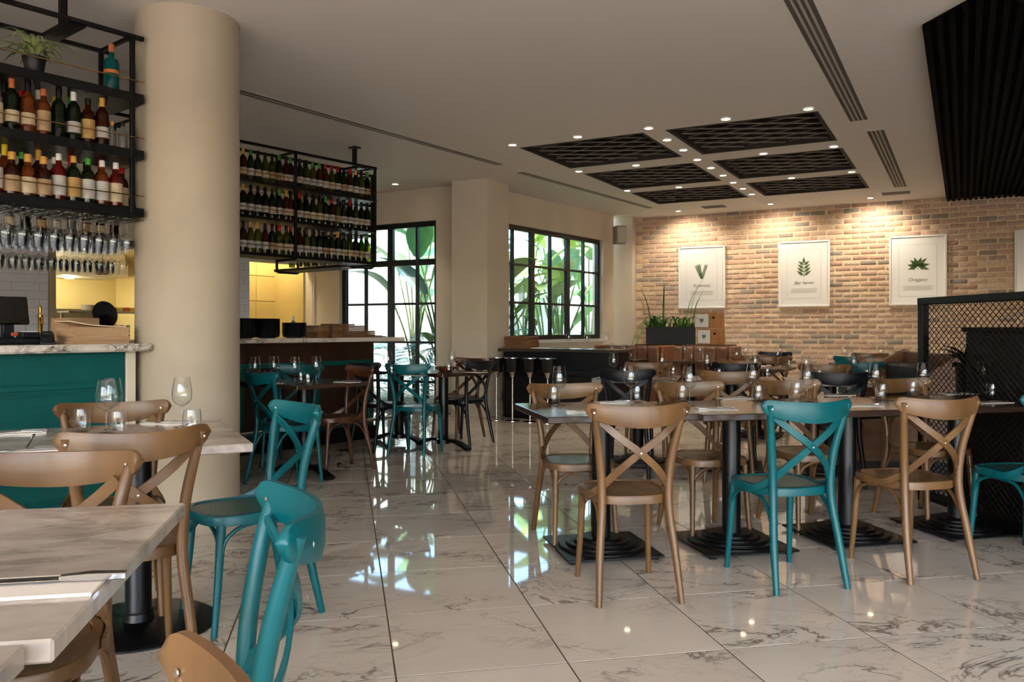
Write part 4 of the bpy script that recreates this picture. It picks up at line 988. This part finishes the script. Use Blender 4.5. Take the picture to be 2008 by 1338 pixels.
obj('body', MB().box((0, 0, .45), (1.3, .7, .9), .01).mesh('body', STAIN, False), t); obj('splashback', MB().box((0, .33, 1.2), (1.3, .03, .6)).mesh('splashback', mat('dark_steel', (80, 74, 60), .4, .7), False), t)
obj('griddle', MB().box((0, 0, .92), (1.1, .5, .04), .005).mesh('griddle', IRON, False), t)
t = thing('pass_shelf', 'steel kitchen pass shelf seen through the serving hatch', 'shelf', kl((s1 + s2) / 2 + .25, .5, 0), BRZ)
obj('top', MB().box((0, 0, 1.02), (1.6, .5, .04), .004).mesh('top', STAIN, False), t); obj('front', MB().box((0, .02, .5), (1.5, .4, 1.0), .004).mesh('front', STAIN, False), t)
obj('upper_shelf', MB().box((.1, .05, 1.42), (1.3, .36, .025), .003).mesh('upper_shelf', STAIN, False), t)
for dx in (-.5, .1, .7): obj('upright', MB().box((dx, .2, 1.22), (.03, .03, .4)).mesh('upright', STAIN, False), t)
jm = MB().lathe([(0, 0), (.03, 0), (.032, .01), (.032, .2), (.026, .21), (0, .21)], 12).mesh('storage_jar', STAIN)
for i in range(8): solo('steel_canister', jm, 'tall steel canister, %s from the left on the kitchen pass' % ORD[i], 'canister', kl((s1 + s2) / 2 - .12 + i * .085, .42, 1.04), 0, 'canisters on the kitchen pass')
platem2 = MB().lathe([(0, 0), (.06, 0), (.11, .012), (.11, .016), (.06, .006), (0, .006)], 20).mesh('plate', mat('cream_plate', (226, 206, 160), .3))
for i in range(8): solo('plate', platem2, 'cream plate, %s from the bottom of the pile on the pass shelf' % ORD[i], 'plate', kl((s1 + s2) / 2 + .02, .5, 1.434 + i * .009), 0, 'plates piled on the pass shelf')
FOODC = [mat('food_%d' % i, c, .6) for i, c in enumerate([(200, 90, 50), (220, 170, 60), (190, 60, 40), (210, 190, 90)])]
for i in range(6): solo('spice_tub', MB().lathe([(0, 0), (.045, 0), (.05, .05), (.047, .055), (0, .05)], 14).mesh('spice_tub', FOODC[i % 4]), 'bright plastic tub, %s from the left on the pass shelf' % ORD[i], 'tub', kl((s1 + s2) / 2 + .17 + i * .085, .56, 1.434), 0, 'tubs on the pass shelf')
hx, hy = at(201, 9.6)
t = thing('heat_lamp', 'small copper heat lamp hanging in the kitchen hatch', 'lamp', (hx, hy, 0), 0)
obj('shade', MB().lathe([(.075, 1.84), (.078, 1.84), (.06, 1.91), (.03, 1.94), (.026, 1.99), (0, 2.0), (.02, 1.985), (.025, 1.935), (.055, 1.905), (.072, 1.84)], 24).mesh('shade', COPPER), t)
obj('cord', MB().tube([(0, 0, 1.995), (0, 0, CZ)], .004, 6).mesh('cord', STEEL), t)
obj('bulb', MB().lathe([(0, 1.85), (.03, 1.86), (.03, 1.89), (0, 1.91)], 12).mesh('bulb', emitter('heat_bulb', (255, 200, 120), 6)), t)
t = thing('pan', 'black round pan lid leaning above the menu pile', 'pan', (*at(205, 6.3), .95), BRZ)
obj('disc', MB().lathe([(0, 0), (.10, 0), (.105, .008), (.06, .02), (0, .025)], 28).mesh('disc', CERAM), t, (0, 0, .36), (R(78), 0, R(10)))
obj('stand', MB().tube([(0, 0, 0), (0, .01, .3)], .012, 8).mesh('stand', STAIN), t); obj('stand_foot', MB().lathe([(0, 0), (.06, 0), (.06, .012), (0, .015)], 16).mesh('stand_foot', STAIN), t)

# ------------------------------------------------------------------ front row of dark tables and chairs
RA = R(12.5)
def frame(a): return ((math.cos(a), math.sin(a)), (-math.sin(a), math.cos(a)))
row1 = [((.171, 3.965), .80, R(12)), ((.95, 4.07), .71, RA), ((1.665, 4.25), .71, RA), ((2.385, 4.42), .72, RA)]
TN = ['first', 'second', 'third', 'fourth']
for i, (c, wd, a) in enumerate(row1):
    e, n = frame(a); x, y = mv(c, (wd / 2, e), (.38, n))
    table('dark wood table, %s from the window end of the front row' % TN[i], x, y, a, wd - .006, .76, DARKTOP, 'tables of the front row')
CG = 'chairs of the front row'
chair('oak', .52, 3.80, R(8), 'honey oak cross-back chair nearest the camera at the front row, seen from behind', CG)
chair('teal', 1.30, 3.975, R(14.5), 'teal cross-back chair seen from behind between two oak ones', CG)
chair('oak', 1.985, 4.125, R(13), 'honey oak cross-back chair between two teal ones in the front row', CG)
chair('teal', 2.70, 4.30, R(11), 'teal cross-back chair cut off by the picture edge', CG)
chair('oak', .366, 4.64, R(192), 'oak chair facing the camera at the window end of the front row', CG)
chair('oak', 1.14, 4.78, R(193), 'oak chair facing the camera across the second front table', CG)
chair('oak', 1.80, 4.96, R(192), 'oak chair facing the camera across the third front table', CG)
chair('oak', 2.62, 5.13, R(196), 'oak chair facing the camera beside the mesh screen', CG)
GG = 'glasses on the front row'
for i, (u, v) in enumerate([(1097, 795), (1237, 791), (1352, 795), (1476, 786), (1583, 788), (1717, 784), (1811, 780), (1929, 775)]):
    x, y = pt(u, v, TZ); wine_glass('stemmed wine glass, %s from the window end of the front row' % ORD[i], (x, y, TZ), GG)
for i, (u, v) in enumerate([(1086, 791), (1249, 789), (1338, 787), (1487, 787), (1562, 780), (1730, 784), (1790, 777), (1946, 783)]):
    x, y = pt(u, v, TZ); tumbler('low stemless tumbler, %s from the window end of the front row' % ORD[i], (x, y, TZ), GG)
for i, (u, v) in enumerate([(1150, 808), (1205, 790), (1405, 803), (1440, 782), (1690, 796), (1640, 776), (1880, 773), (1945, 790)]):
    x, y = pt(u, v, TZ); setting('%s from the window end of the front row' % ORD[i], x, y, TZ, RA + R(90 if i % 2 else 75))

# ------------------------------------------------------------------ marble tables on the left
a1 = R(11); e, n = frame(a1); c = (-.808, 2.02)
x, y = mv(c, (-.40, e), (-.455, n)); T1 = (x, y)
table('pale marble table with a knife on a napkin, nearest the camera', x, y, a1, .80, .905, MTABLE, 'marble tables', 'disc')
x, y = mv(c, (-.43, e), (-1.375, n)); table('pale marble table cut off at the bottom corner of the picture', x, y, a1, .80, .905, MTABLE, 'marble tables', 'disc')
a2 = R(27); e2, n2 = frame(a2); c2 = (-.973, 3.07); x, y = mv(c2, (-.375, e2), (.445, n2))
table('pale marble table in front of the round column', x, y, a2, .75, .89, MTABLE, 'marble tables', 'disc')
x, y = mv(c2, (-1.13, e2), (.445, n2)); table('pale marble table along the teal bar at the picture edge', x, y, a2, .75, .89, MTABLE, 'marble tables', 'disc')
LG = 'chairs at the marble tables'
chair('oak', -1.36, 2.87, R(33), 'oak chair seen from behind at the marble table by the column', LG)
chair('oak', -1.67, 3.42, face(.44, -.9), 'oak chair facing the camera between marble table and teal bar', LG)
chair('oak', -1.17, 1.90, face(.19, -.98), 'oak chair facing the camera behind the nearest marble table', LG)
chair('teal', -1.13, 3.42, face(-.76, -.65), 'teal chair drawn up to the end of the marble table by the column', LG)
chair('teal', -.665, 1.46, face(-.93, -.37), 'teal chair whose curved top rail stands large in the foreground', LG)
chair('oak', -.515, .60, face(-.95, -.3), 'oak chair of which only the rounded rail end shows at the bottom', LG)
GL = 'glasses on the marble table'
for i, (u, v) in enumerate([(208, 850), (220, 843), (357, 838)]):
    x, y = pt(u, v, TZ); wine_glass(['front one of two overlapping wine glasses on the marble table', 'rear one of two overlapping wine glasses on the marble table', 'wine glass on the marble table in front of the column'][i], (x, y, TZ), GL)
for i, (u, v) in enumerate([(160, 846), (232, 852), (376, 848)]):
    x, y = pt(u, v, TZ); tumbler(['tumbler left of the two wine glasses on the marble table', 'tumbler in front of the two wine glasses on the marble table', 'tumbler in front of the column on the marble table'][i], (x, y, TZ), GL)
x, y = pt(35, 850, TZ); setting('at the left edge of the farther marble table', x, y, TZ, a2 + R(90))
x, y = pt(330, 830, TZ); setting('beside the lone wine glass on the marble table', x, y, TZ, a2 + R(60))
x, y = pt(60, 884, TZ); setting('near the edge of the farther marble table', x, y, TZ, a2 + R(90))
x, y = pt(105, 1158, TZ)
solo('napkin', MB().box((0, 0, .003), (.26, .115, .006), .0015).mesh('napkin', NAPKIN, False), 'large folded white napkin on the nearest marble table', 'napkin', (x - .06, y, TZ), a1, 'place settings')
o = solo('knife', knm, 'big shiny steel knife on the nearest napkin', 'knife', (x - .015, y + .025, TZ + .006), a1 + R(90), 'place settings'); o.scale = (1.5, 1.15, 1.5)

# ------------------------------------------------------------------ tables by the wine bar
ab = aw(EB); TBG = 'tables by the wine bar'
table('dark table with four wine glasses in front of the wine bar', -1.70, 6.66, ab, .70, .78, DARKTOP, TBG, 'bar')
table('dark table beside the square pillar', -.69, 8.20, ab, .68, .63, DARKTOP, TBG, 'bar')
table('dark table between the wine bar end and the glass door', -1.19, 8.60, ab, .68, .63, DARKTOP, TBG, 'bar')
WGp = 'chairs by the wine bar'
chair('teal', -1.74, 6.36, face(.7, .71), 'teal chair half hidden by the round column', WGp)
chair('brown', -1.50, 6.93, face(-.76, -.65), 'dark brown chair at the end of the table by the wine bar', WGp)
chair('teal', -1.97, 7.22, face(-.1, -1), 'teal chair between the table and the wine bar', WGp)
chair('teal', -.91, 7.86, face(.3, .95), 'teal chair seen from behind in front of the glass door', WGp)
chair('black', -.52, 8.62, face(-.777, .63), 'black chair beside the square pillar', WGp)
chair('black', -1.30, 8.18, face(.63, .777), 'black chair between brown and teal ones near the wine bar', WGp)
chair('brown', -.62, 8.98, face(-.63, -.777), 'brown chair facing the camera in front of the glass door', WGp)
GB = 'glasses by the wine bar'
for i, (x, y) in enumerate([pt(500, 757, TZ), pt(537, 755, TZ), pt(578, 757, TZ), pt(620, 754, TZ)]): wine_glass('wine glass, %s from the column on the table by the wine bar' % ORD[i], (x, y, TZ), GB)
for i, (x, y) in enumerate([pt(590, 753, TZ), pt(604, 757, TZ), pt(520, 752, TZ)]): tumbler('tumbler on the table by the wine bar, %s one' % ['middle', 'nearest the window', 'nearest the column'][i], (x, y, TZ), GB)
for i, (x, y) in enumerate([pt(761, 735, TZ), pt(806, 731, TZ), pt(850, 731, TZ), pt(886, 732, TZ)]): wine_glass('wine glass before the glass door, %s from the wine bar' % ORD[i], (x, y, TZ), GB)
for i, (x, y) in enumerate([pt(768, 737, TZ), pt(852, 733, TZ), pt(880, 732, TZ)]): tumbler('tumbler before the glass door, %s from the wine bar' % ORD[i], (x, y, TZ), GB)
for i, (u, v, d) in enumerate([(680, 750, 'on the table by the brown chair'), (530, 752, 'on the table half hidden by the column'), (935, 731, 'on the table beside the square pillar'), (810, 737, 'behind the teal chair by the glass door')]):
    x, y = pt(u, v, TZ); setting(d, x, y, TZ, ab)
x, y = pt(874, 729, TZ)
t = thing('salad_bowl', 'wooden bowl with green leaves on the table by the pillar', 'bowl', (x, y, TZ), 0)
obj('dish', MB().lathe([(0, 0), (.06, 0), (.11, .04), (.115, .05), (.1, .045), (0, .015)], 24).mesh('dish', mat('red_wood_bowl', (120, 60, 40), .5)), t)
for i in range(8): obj('leaf', leaf_paddle(.06, .02, .6, LEAF, 'leaf', n=4), t, (.02 * math.cos(i), .02 * math.sin(i), .04), (0, -.5, i * .8))

# ------------------------------------------------------------------ service counter, wine coolers, banquettes
SC = (-.20, 10.98)                          # local x along EA
t = thing('service_counter', 'black service counter below the garden window', 'counter', (SC[0], SC[1], 0), aw(EA))
obj('carcass', MB().box((.83, .38, .45), (1.62, .5, .88), .004).mesh('carcass', NAVY, False), t)
obj('top', MB().box((.83, .35, .915), (1.7, .6, .04), .004).mesh('top', mat('counter_top_dark', (60, 54, 52), .25), False), t)
obj('ledge', MB().box((.83, .10, .63), (1.66, .14, .03), .003).mesh('ledge', NAVY, False), t)
for k in range(3): obj('door', MB().box((.3 + k * .53, .12, .3), (.51, .02, .56), .004).mesh('door', NAVY, False), t)
bucket = MB().lathe([(0, .64), (.075, .64), (.105, .82), (.110, .825), (.104, .82), (.073, .65), (0, .65)], 24).mesh('bucket', CERAM)
bring = MB().lathe([(.1055, .812), (.112, .815), (.112, .826), (.1055, .828)], 24).mesh('rim', CHROME)
cpole = MB().lathe([(.016, .012), (.013, .03), (.013, .56), (.03, .575), (.032, .61), (.05, .63), (.055, .64), (0, .64)], 16).mesh('pole', mat('brushed_steel', (190, 184, 176), .25, 1))
cdisc = MB().lathe([(0, 0), (.10, 0), (.10, .006), (.03, .014), (0, .014)], 28).mesh('foot', CHROME)
for i, u in enumerate((973.6, 1005, 1039.4, 1074)):
    k = (u - CX) / F; p0 = mv(SC, (0, EA), (-.20, ED)); s_ = (k * p0[1] - p0[0]) / (EA[0] - k * EA[1]); x, y = mv(p0, (s_, EA))
    t = thing('wine_cooler_stand', 'black wine bucket on a steel stand, %s from the square pillar' % ORD[i], 'wine cooler', (x, y, 0), 0, 'wine coolers before the service counter')
    obj('bucket', bucket, t); obj('rim', bring, t); obj('pole', cpole, t); obj('foot', cdisc, t)
bm2 = MB().box((0, 0, 0), (.40, .26, .026), .003).mesh('serving_board', BOARDW)
for i in range(6):
    x, y = mv(SC, (.2 + random.uniform(-.01, .01), EA), (.33, ED)); solo('serving_board', bm2, 'wide wooden board by the square pillar, %s from the bottom of its stack' % ORD[i], 'board', (x, y, .948 + i * .0275), aw(EA) + R(random.uniform(-3, 3)), 'boards stacked on the service counter')
x, y = mv(SC, (.53, EA), (.30, ED)); solo('paper_menu', MB().box((0, 0, 0), (.26, .2, .012), .002).mesh('paper_menu', PAPER, False), 'white menu pad beside the boards on the service counter', 'menu', (x, y, .942), aw(EA) + R(6))
for i in range(3):
    x, y = mv(SC, (.85 + .27 * i, EA), (.45, ED)); wine_glass('wine glass, %s along the service counter' % ORD[i], (x, y, .936), 'glasses on the service counter')
# banquettes facing the room
BQ = (1.43, 12.35)
def banquette(label, p, L, m):
    t = thing('banquette', label, 'bench seat', (p[0], p[1], 0), aw(EA), 'tan leather banquettes')
    obj('plinth', MB().box((L / 2, -.25, .05), (L - .06, .46, .1)).mesh('plinth', NAVY, False), t)
    obj('seat_base', MB().box((L / 2, -.27, .22), (L - .02, .54, .24), .006).mesh('seat_base', BOOTHW, False), t)
    obj('seat_cushion', MB().box((L / 2, -.29, .40), (L - .08, .56, .12), .03).mesh('seat_cushion', m), t)
    n = int(L / .14)
    obj('back_frame', MB().box((L / 2, .06, .48), (L, .06, .94), .01).mesh('back_frame', BOOTHW, False), t)
    for k in range(n): obj('back_roll', MB().box((L * (k + .5) / n, 0, .70), (L / n - .004, .09, .48), .025).mesh('back_roll', m), t)
    for x in (.015, L - .015): obj('end_panel', MB().box((x, -.2, .48), (.03, .56, .96), .012).mesh('end_panel', mat('orange_wood', (150, 94, 56), .4, var=(126, 76, 42), scale=4), False), t)
    return t
banquette('tan leather banquette beside the black service counter', BQ, .98, LEATHER)
q = mv(BQ, (1.02, EA)); banquette('tan leather banquette below the planter', q, .98, LEATHER)
x, y = mv(BQ, (.45, EA), (-.62, ED)); table('dark table in front of the banquette by the service counter', x, y, aw(EA), .66, .66, DARKTOP, 'banquette tables'); TB1 = (x, y)
x, y = mv(BQ, (1.5, EA), (-.64, ED)); table('dark table in front of the banquette below the planter', x, y, aw(EA), .66, .66, DARKTOP, 'banquette tables'); TB2 = (x, y)
for i, (b, dx, dy) in enumerate(((TB1, -.15, .1), (TB1, .12, -.1), (TB2, -.12, .1), (TB2, .15, -.1))):
    x, y = mv(b, (dx, EA), (dy, ED)); wine_glass('wine glass on the banquette tables, %s from the service counter' % ORD[i], (x, y, TZ), 'glasses on the banquette tables')
    x, y = mv(b, (dx + .1, EA), (dy - .02, ED)); tumbler('tumbler on the banquette tables, %s from the service counter' % ORD[i], (x, y, TZ), 'glasses on the banquette tables')
# planter ledge, planter, crates
px, py = at(1315, 13.2); PLN = (px, py)
t = thing('ledge_cabinet', 'low plastered ledge under the dark planter', 'cabinet', (px + .2, py, 0), aw(EA))
obj('body', MB().box((0, .1, .46), (1.5, .4, .92), .004).mesh('body', PLASTER, False), t); obj('top', MB().box((0, .1, .935), (1.56, .46, .03), .004).mesh('top', BOOTHW, False), t)
t = thing('planter_box', 'dark navy planter with spiky plants behind the banquette', 'planter', (px, py, .951), aw(EA) + R(18))
mb = MB(); 
for c, d in (((0, -.13, .14), (.78, .02, .28)), ((0, .13, .14), (.78, .02, .28)), ((-.38, 0, .14), (.02, .24, .28)), ((.38, 0, .14), (.02, .24, .28)), ((0, 0, .01), (.74, .24, .02))): mb.box(c, d, .002)
obj('trough', mb.mesh('trough', DARKBOX, False), t); obj('soil', MB().box((0, 0, .24), (.74, .24, .02)).mesh('soil', SOIL, False), t)
for i in range(70):
    x = random.uniform(-.36, .36); L = random.uniform(.16, .36); a = random.uniform(0, 6.28)
    if i < 6: x, L, a = [(-.36, .62, 3.4), (-.3, .7, 2.6), (-.12, .75, 1.5), (.22, .7, .3), (.27, .9, .1), (.33, .62, .4)][i]
    v_ = L > .4
    pth = [(0, 0, 0), (L * .12 if v_ else L * .4, 0, L * .6), (L * .35 if v_ else L * .9, 0, L * (1.05 if v_ else .45))]
    obj('leaf', MB().tube(spline(pth, 4), [1, 1, 1, 1, .9, .8, .6, .4, .1], sec=(.016, .002), up=(0, 1, 0)).mesh('leaf', LEAF if i % 3 else LEAFL), t, (x, random.uniform(-.08, .08), .24), (0, 0, a))
for i in range(4):
    pth = [(0, 0, 0), (.1, 0, .1), (.22, 0, -.1), (.26 + .04 * i, 0, -.35 + .05 * i)]
    obj('leaf', MB().tube(spline(pth, 4), .8, sec=(.012, .002), up=(0, 1, 0)).mesh('leaf', LEAFL), t, (-.36 if i < 3 else .36, -.05 + .04 * i, .25), (0, 0, math.pi + .5 * i if i < 3 else .2))
CR = mat('crate_pine', (184, 132, 80), .6, var=(160, 108, 62), scale=4, stretch=(3, 3, .4)); 
cxp, cyp = at(1391, 13.0)
for i, (dx, z, w_) in enumerate(((.03, .951, .34), (0, 1.205, .38))):
    t = thing('wine_crate', '%s pine wine crate with a white label beside the planter' % ['lower', 'upper'][i], 'crate', (cxp + dx, cyp, z), R(-38), 'wine crates by the planter')
    for k in range(3): obj('plank', MB().box((0, 0, .042 + k * .083), (w_, .30, .08), .002).mesh('plank', CR, False), t)
    obj('paper_label', MB().box((-w_ * .16, -.152, .125), (w_ * .6, .004, .21)).mesh('paper_label', PAPER, False), t)
    em = MB(); em.prism([(0, -.05), (.035, .0), (.03, .025), (.012, .03), (0, .018), (-.012, .03), (-.03, .025), (-.035, 0)], 0, .002)
    obj('emblem', em.mesh('emblem', INK, False), t, (-w_ * .16, -.155, .13), (R(90), 0, 0))
    obj('hand_hole', MB().lathe([(0, 0), (.02, 0), (.02, .004), (0, .004)], 12).mesh('hand_hole', STEEL), t, (w_ * .36, -.151, .17), (R(90), 0, 0))

# ------------------------------------------------------------------ tables further back
r2 = R(-15); e, n = frame(r2); R2 = (1.12, 7.25)
names2 = ['window end of the second row', 'middle of the second row', 'mesh screen end of the second row']
GM = 'tables of the second row'; GC2 = 'chairs of the second row'; GG2 = 'glasses on the second row'
ch2 = [('black', 'oak'), ('oak', 'black'), ('black', 'oak')]
for i in range(3):
    x, y = mv(R2, (.80 * i, e)); table('dark table, ' + names2[i], x, y, r2, .72, .72, DARKTOP, GM)
    q = mv((x, y), (-.02, e), (-.46, n)); chair(ch2[i][0], q[0], q[1], r2, '%s chair seen from behind, %s' % (dict(oak='oak', black='black')[ch2[i][0]], names2[i]), GC2, False)
    q = mv((x, y), (.03, e), (.46, n)); chair(ch2[i][1], q[0], q[1], r2 + math.pi, '%s chair facing the camera, %s' % (ch2[i][1], names2[i]), GC2, False)
    for j, (a, b) in enumerate(((-.2, -.12), (.2, .12))):
        q = mv((x, y), (a, e), (b, n)); wine_glass('%s wine glass, %s' % (['near', 'far'][j], names2[i]), (*q, TZ), GG2)
        q = mv((x, y), (a + .1, e), (b - .03, n)); tumbler('%s tumbler, %s' % (['near', 'far'][j], names2[i]), (*q, TZ), GG2)
        q = mv((x, y), (.02, e), (b * 2, n)); setting('%s side, %s' % (['near', 'far'][j], names2[i]), *q, TZ, r2)
r3 = aw(EA)
far = [((2.75, 9.15), 'oak', 'oak', 'third row under the bay print'), ((3.85, 8.75), 'teal', 'oak', 'third row nearest the mesh screen'), ((3.35, 10.9), 'oak', 'black', 'fourth row under the bay print'),
       ((4.45, 10.35), 'teal', 'oak', 'fourth row between bay and third prints'), ((5.4, 9.8), 'oak', 'brown', 'fourth row under the third print')]
for (c, k1, k2, nm) in far:
    table('dark table, ' + nm, c[0], c[1], r3, .72, .72, DARKTOP, 'tables near the brick wall')
    q = mv(c, (-.03, EA), (-.47, ED)); chair(k1, q[0], q[1], r3, '%s chair seen from behind, %s' % (k1, nm), 'chairs near the brick wall', False)
    q = mv(c, (.02, EA), (.47, ED)); chair(k2, q[0], q[1], r3 + math.pi, '%s chair facing the camera, %s' % (k2, nm), 'chairs near the brick wall', False)
    for j, (a, b) in enumerate(((-.2, -.12), (.2, .12))):
        q = mv(c, (a, EA), (b, ED)); wine_glass('%s wine glass, %s' % (['near', 'far'][j], nm), (*q, TZ), 'glasses near the brick wall')
        q = mv(c, (a + .12, EA), (b, ED)); tumbler('%s tumbler, %s' % (['near', 'far'][j], nm), (*q, TZ), 'glasses near the brick wall')
        q = mv(c, (0, EA), (b * 2, ED)); setting('%s side, %s' % (['near', 'far'][j], nm), *q, TZ, r3, cutlery=False)

# ------------------------------------------------------------------ booth and mesh screen on the right
BO = (3.24, 6.62)
t = thing('booth_sofa', 'wood-shelled booth sofa with curved end panel beside the mesh screen', 'booth', (BO[0], BO[1], 0), R(-8))
prof = [(-.5, .12), (-.5, .40), (-.47, .45), (-.12, .47), (-.02, .50), (.03, .58), (.05, .70), (.09, .78), (.16, .85), (.26, .92), (.36, .98), (.42, 1.0), (.46, 1.0), (.46, .12)]
sp = MB(); n_ = len(prof)
sp.add([(x, 0, z) for x, z in prof] + [(x, .04, z) for x, z in prof], [tuple(range(n_)), tuple(range(n_, 2 * n_))[::-1]] + [(i, (i + 1) % n_, n_ + (i + 1) % n_, n_ + i) for i in range(n_)])
spm = sp.mesh('side_panel', BOOTHW, False)
obj('side_panel', spm, t); obj('side_panel', spm, t, (0, 1.46, 0))
obj('plinth', MB().box((0, .75, .06), (.88, 1.46, .12)).mesh('plinth', BLACKC, False), t)
obj('seat_base', MB().box((-.03, .75, .26), (.9, 1.40, .28), .006).mesh('seat_base', BOOTHW, False), t)
obj('seat_cushion', MB().box((-.14, .75, .43), (.66, 1.40, .10), .025).mesh('seat_cushion', BLACKC), t)
obj('back_cushion', MB().box((.30, .75, .66), (.14, 1.40, .44), .03).mesh('back_cushion', BLACKC), t)
obj('back_shell', MB().box((.43, .75, .55), (.05, 1.42, .86), .01).mesh('back_shell', BOOTHW, False), t)
PS = (2.865, 5.72); pe = (.09 / math.hypot(.09, 1), -1 / math.hypot(.09, 1))    # runs towards the camera
t = thing('mesh_screen', 'tall black steel screen filled with diamond wire mesh', 'screen', (PS[0], PS[1], 0), aw(pe))
PL_ = 2.4; PH = 1.415
for x in (.03, 1.2, PL_ - .03): obj('post', MB().box((x, 0, PH / 2), (.06, .05, PH), .004).mesh('post', STEEL, False), t)
obj('top_bar', MB().box((PL_ / 2, 0, PH - .025), (PL_, .055, .05), .004).mesh('top_bar', STEEL, False), t)
obj('bottom_bar', MB().box((PL_ / 2, 0, .05), (PL_, .05, .06), .004).mesh('bottom_bar', STEEL, False), t)
for x0, x1 in ((.06, 1.17), (1.23, PL_ - .06)):
    mw = MB(); z0, z1 = .08, PH - .05; sp_ = .027; W_, H_ = x1 - x0, z1 - z0; sl = .8
    for fam in (1, -1):
        k = -H_ / sl
        while k < W_ + H_ / sl:
            # line x = x0 + k + fam*(z-z0)/sl
            za, zb = z0, z1; f = lambda z: x0 + k + fam * (z - z0) / sl
            lo, hi = z0, z1
            for xb in (x0, x1):
                zc = z0 + fam * (xb - x0 - k) * sl
                if fam * (1 if xb == x0 else -1) > 0: lo = max(lo, zc)
                else: hi = min(hi, zc)
            if hi - lo > .02: mw.tube([(f(lo), .006 * fam, lo), (f(hi), .006 * fam, hi)], .0034, 4)
            k += sp_ * 2
    obj('wire_mesh', mw.mesh('wire_mesh', mat('mesh_wire', (40, 30, 24), .5, .3), True, 40, False), t, kind='stuff')
t = thing('service_cabinet', 'black cabinet standing behind the mesh screen', 'cabinet', (3.30, 5.0, 0), aw(pe))
obj('body', MB().box((.2, 0, .59), (1.4, .42, 1.18), .006).mesh('body', NAVY, False), t)
obj('top', MB().box((.2, 0, 1.195), (1.44, .46, .03), .004).mesh('top', STEEL, False), t)
for k in range(2): obj('door', MB().box((-.14 + k * .68, -.215, .6), (.66, .02, 1.1), .004).mesh('door', NAVY, False), t)
t = thing('screen_plant', 'glossy dark-leaved plant behind the mesh screen', 'potted plant', (3.16, 5.55, 0), 0)
obj('pot', MB().lathe([(0, 0), (.10, 0), (.13, .95), (.135, .96), (.12, .96), (.11, .9), (0, .9)], 24).mesh('pot', STEEL), t)
for i in range(16): obj('leaf', leaf_paddle(.26, .05, 1.0, mat('dark_leaf', (30, 48, 26), .2), 'leaf', n=5), t, (.03 * math.cos(i * 2.4), .03 * math.sin(i * 2.4), .92), (0, -random.uniform(.4, 1.3), i * 2.4))
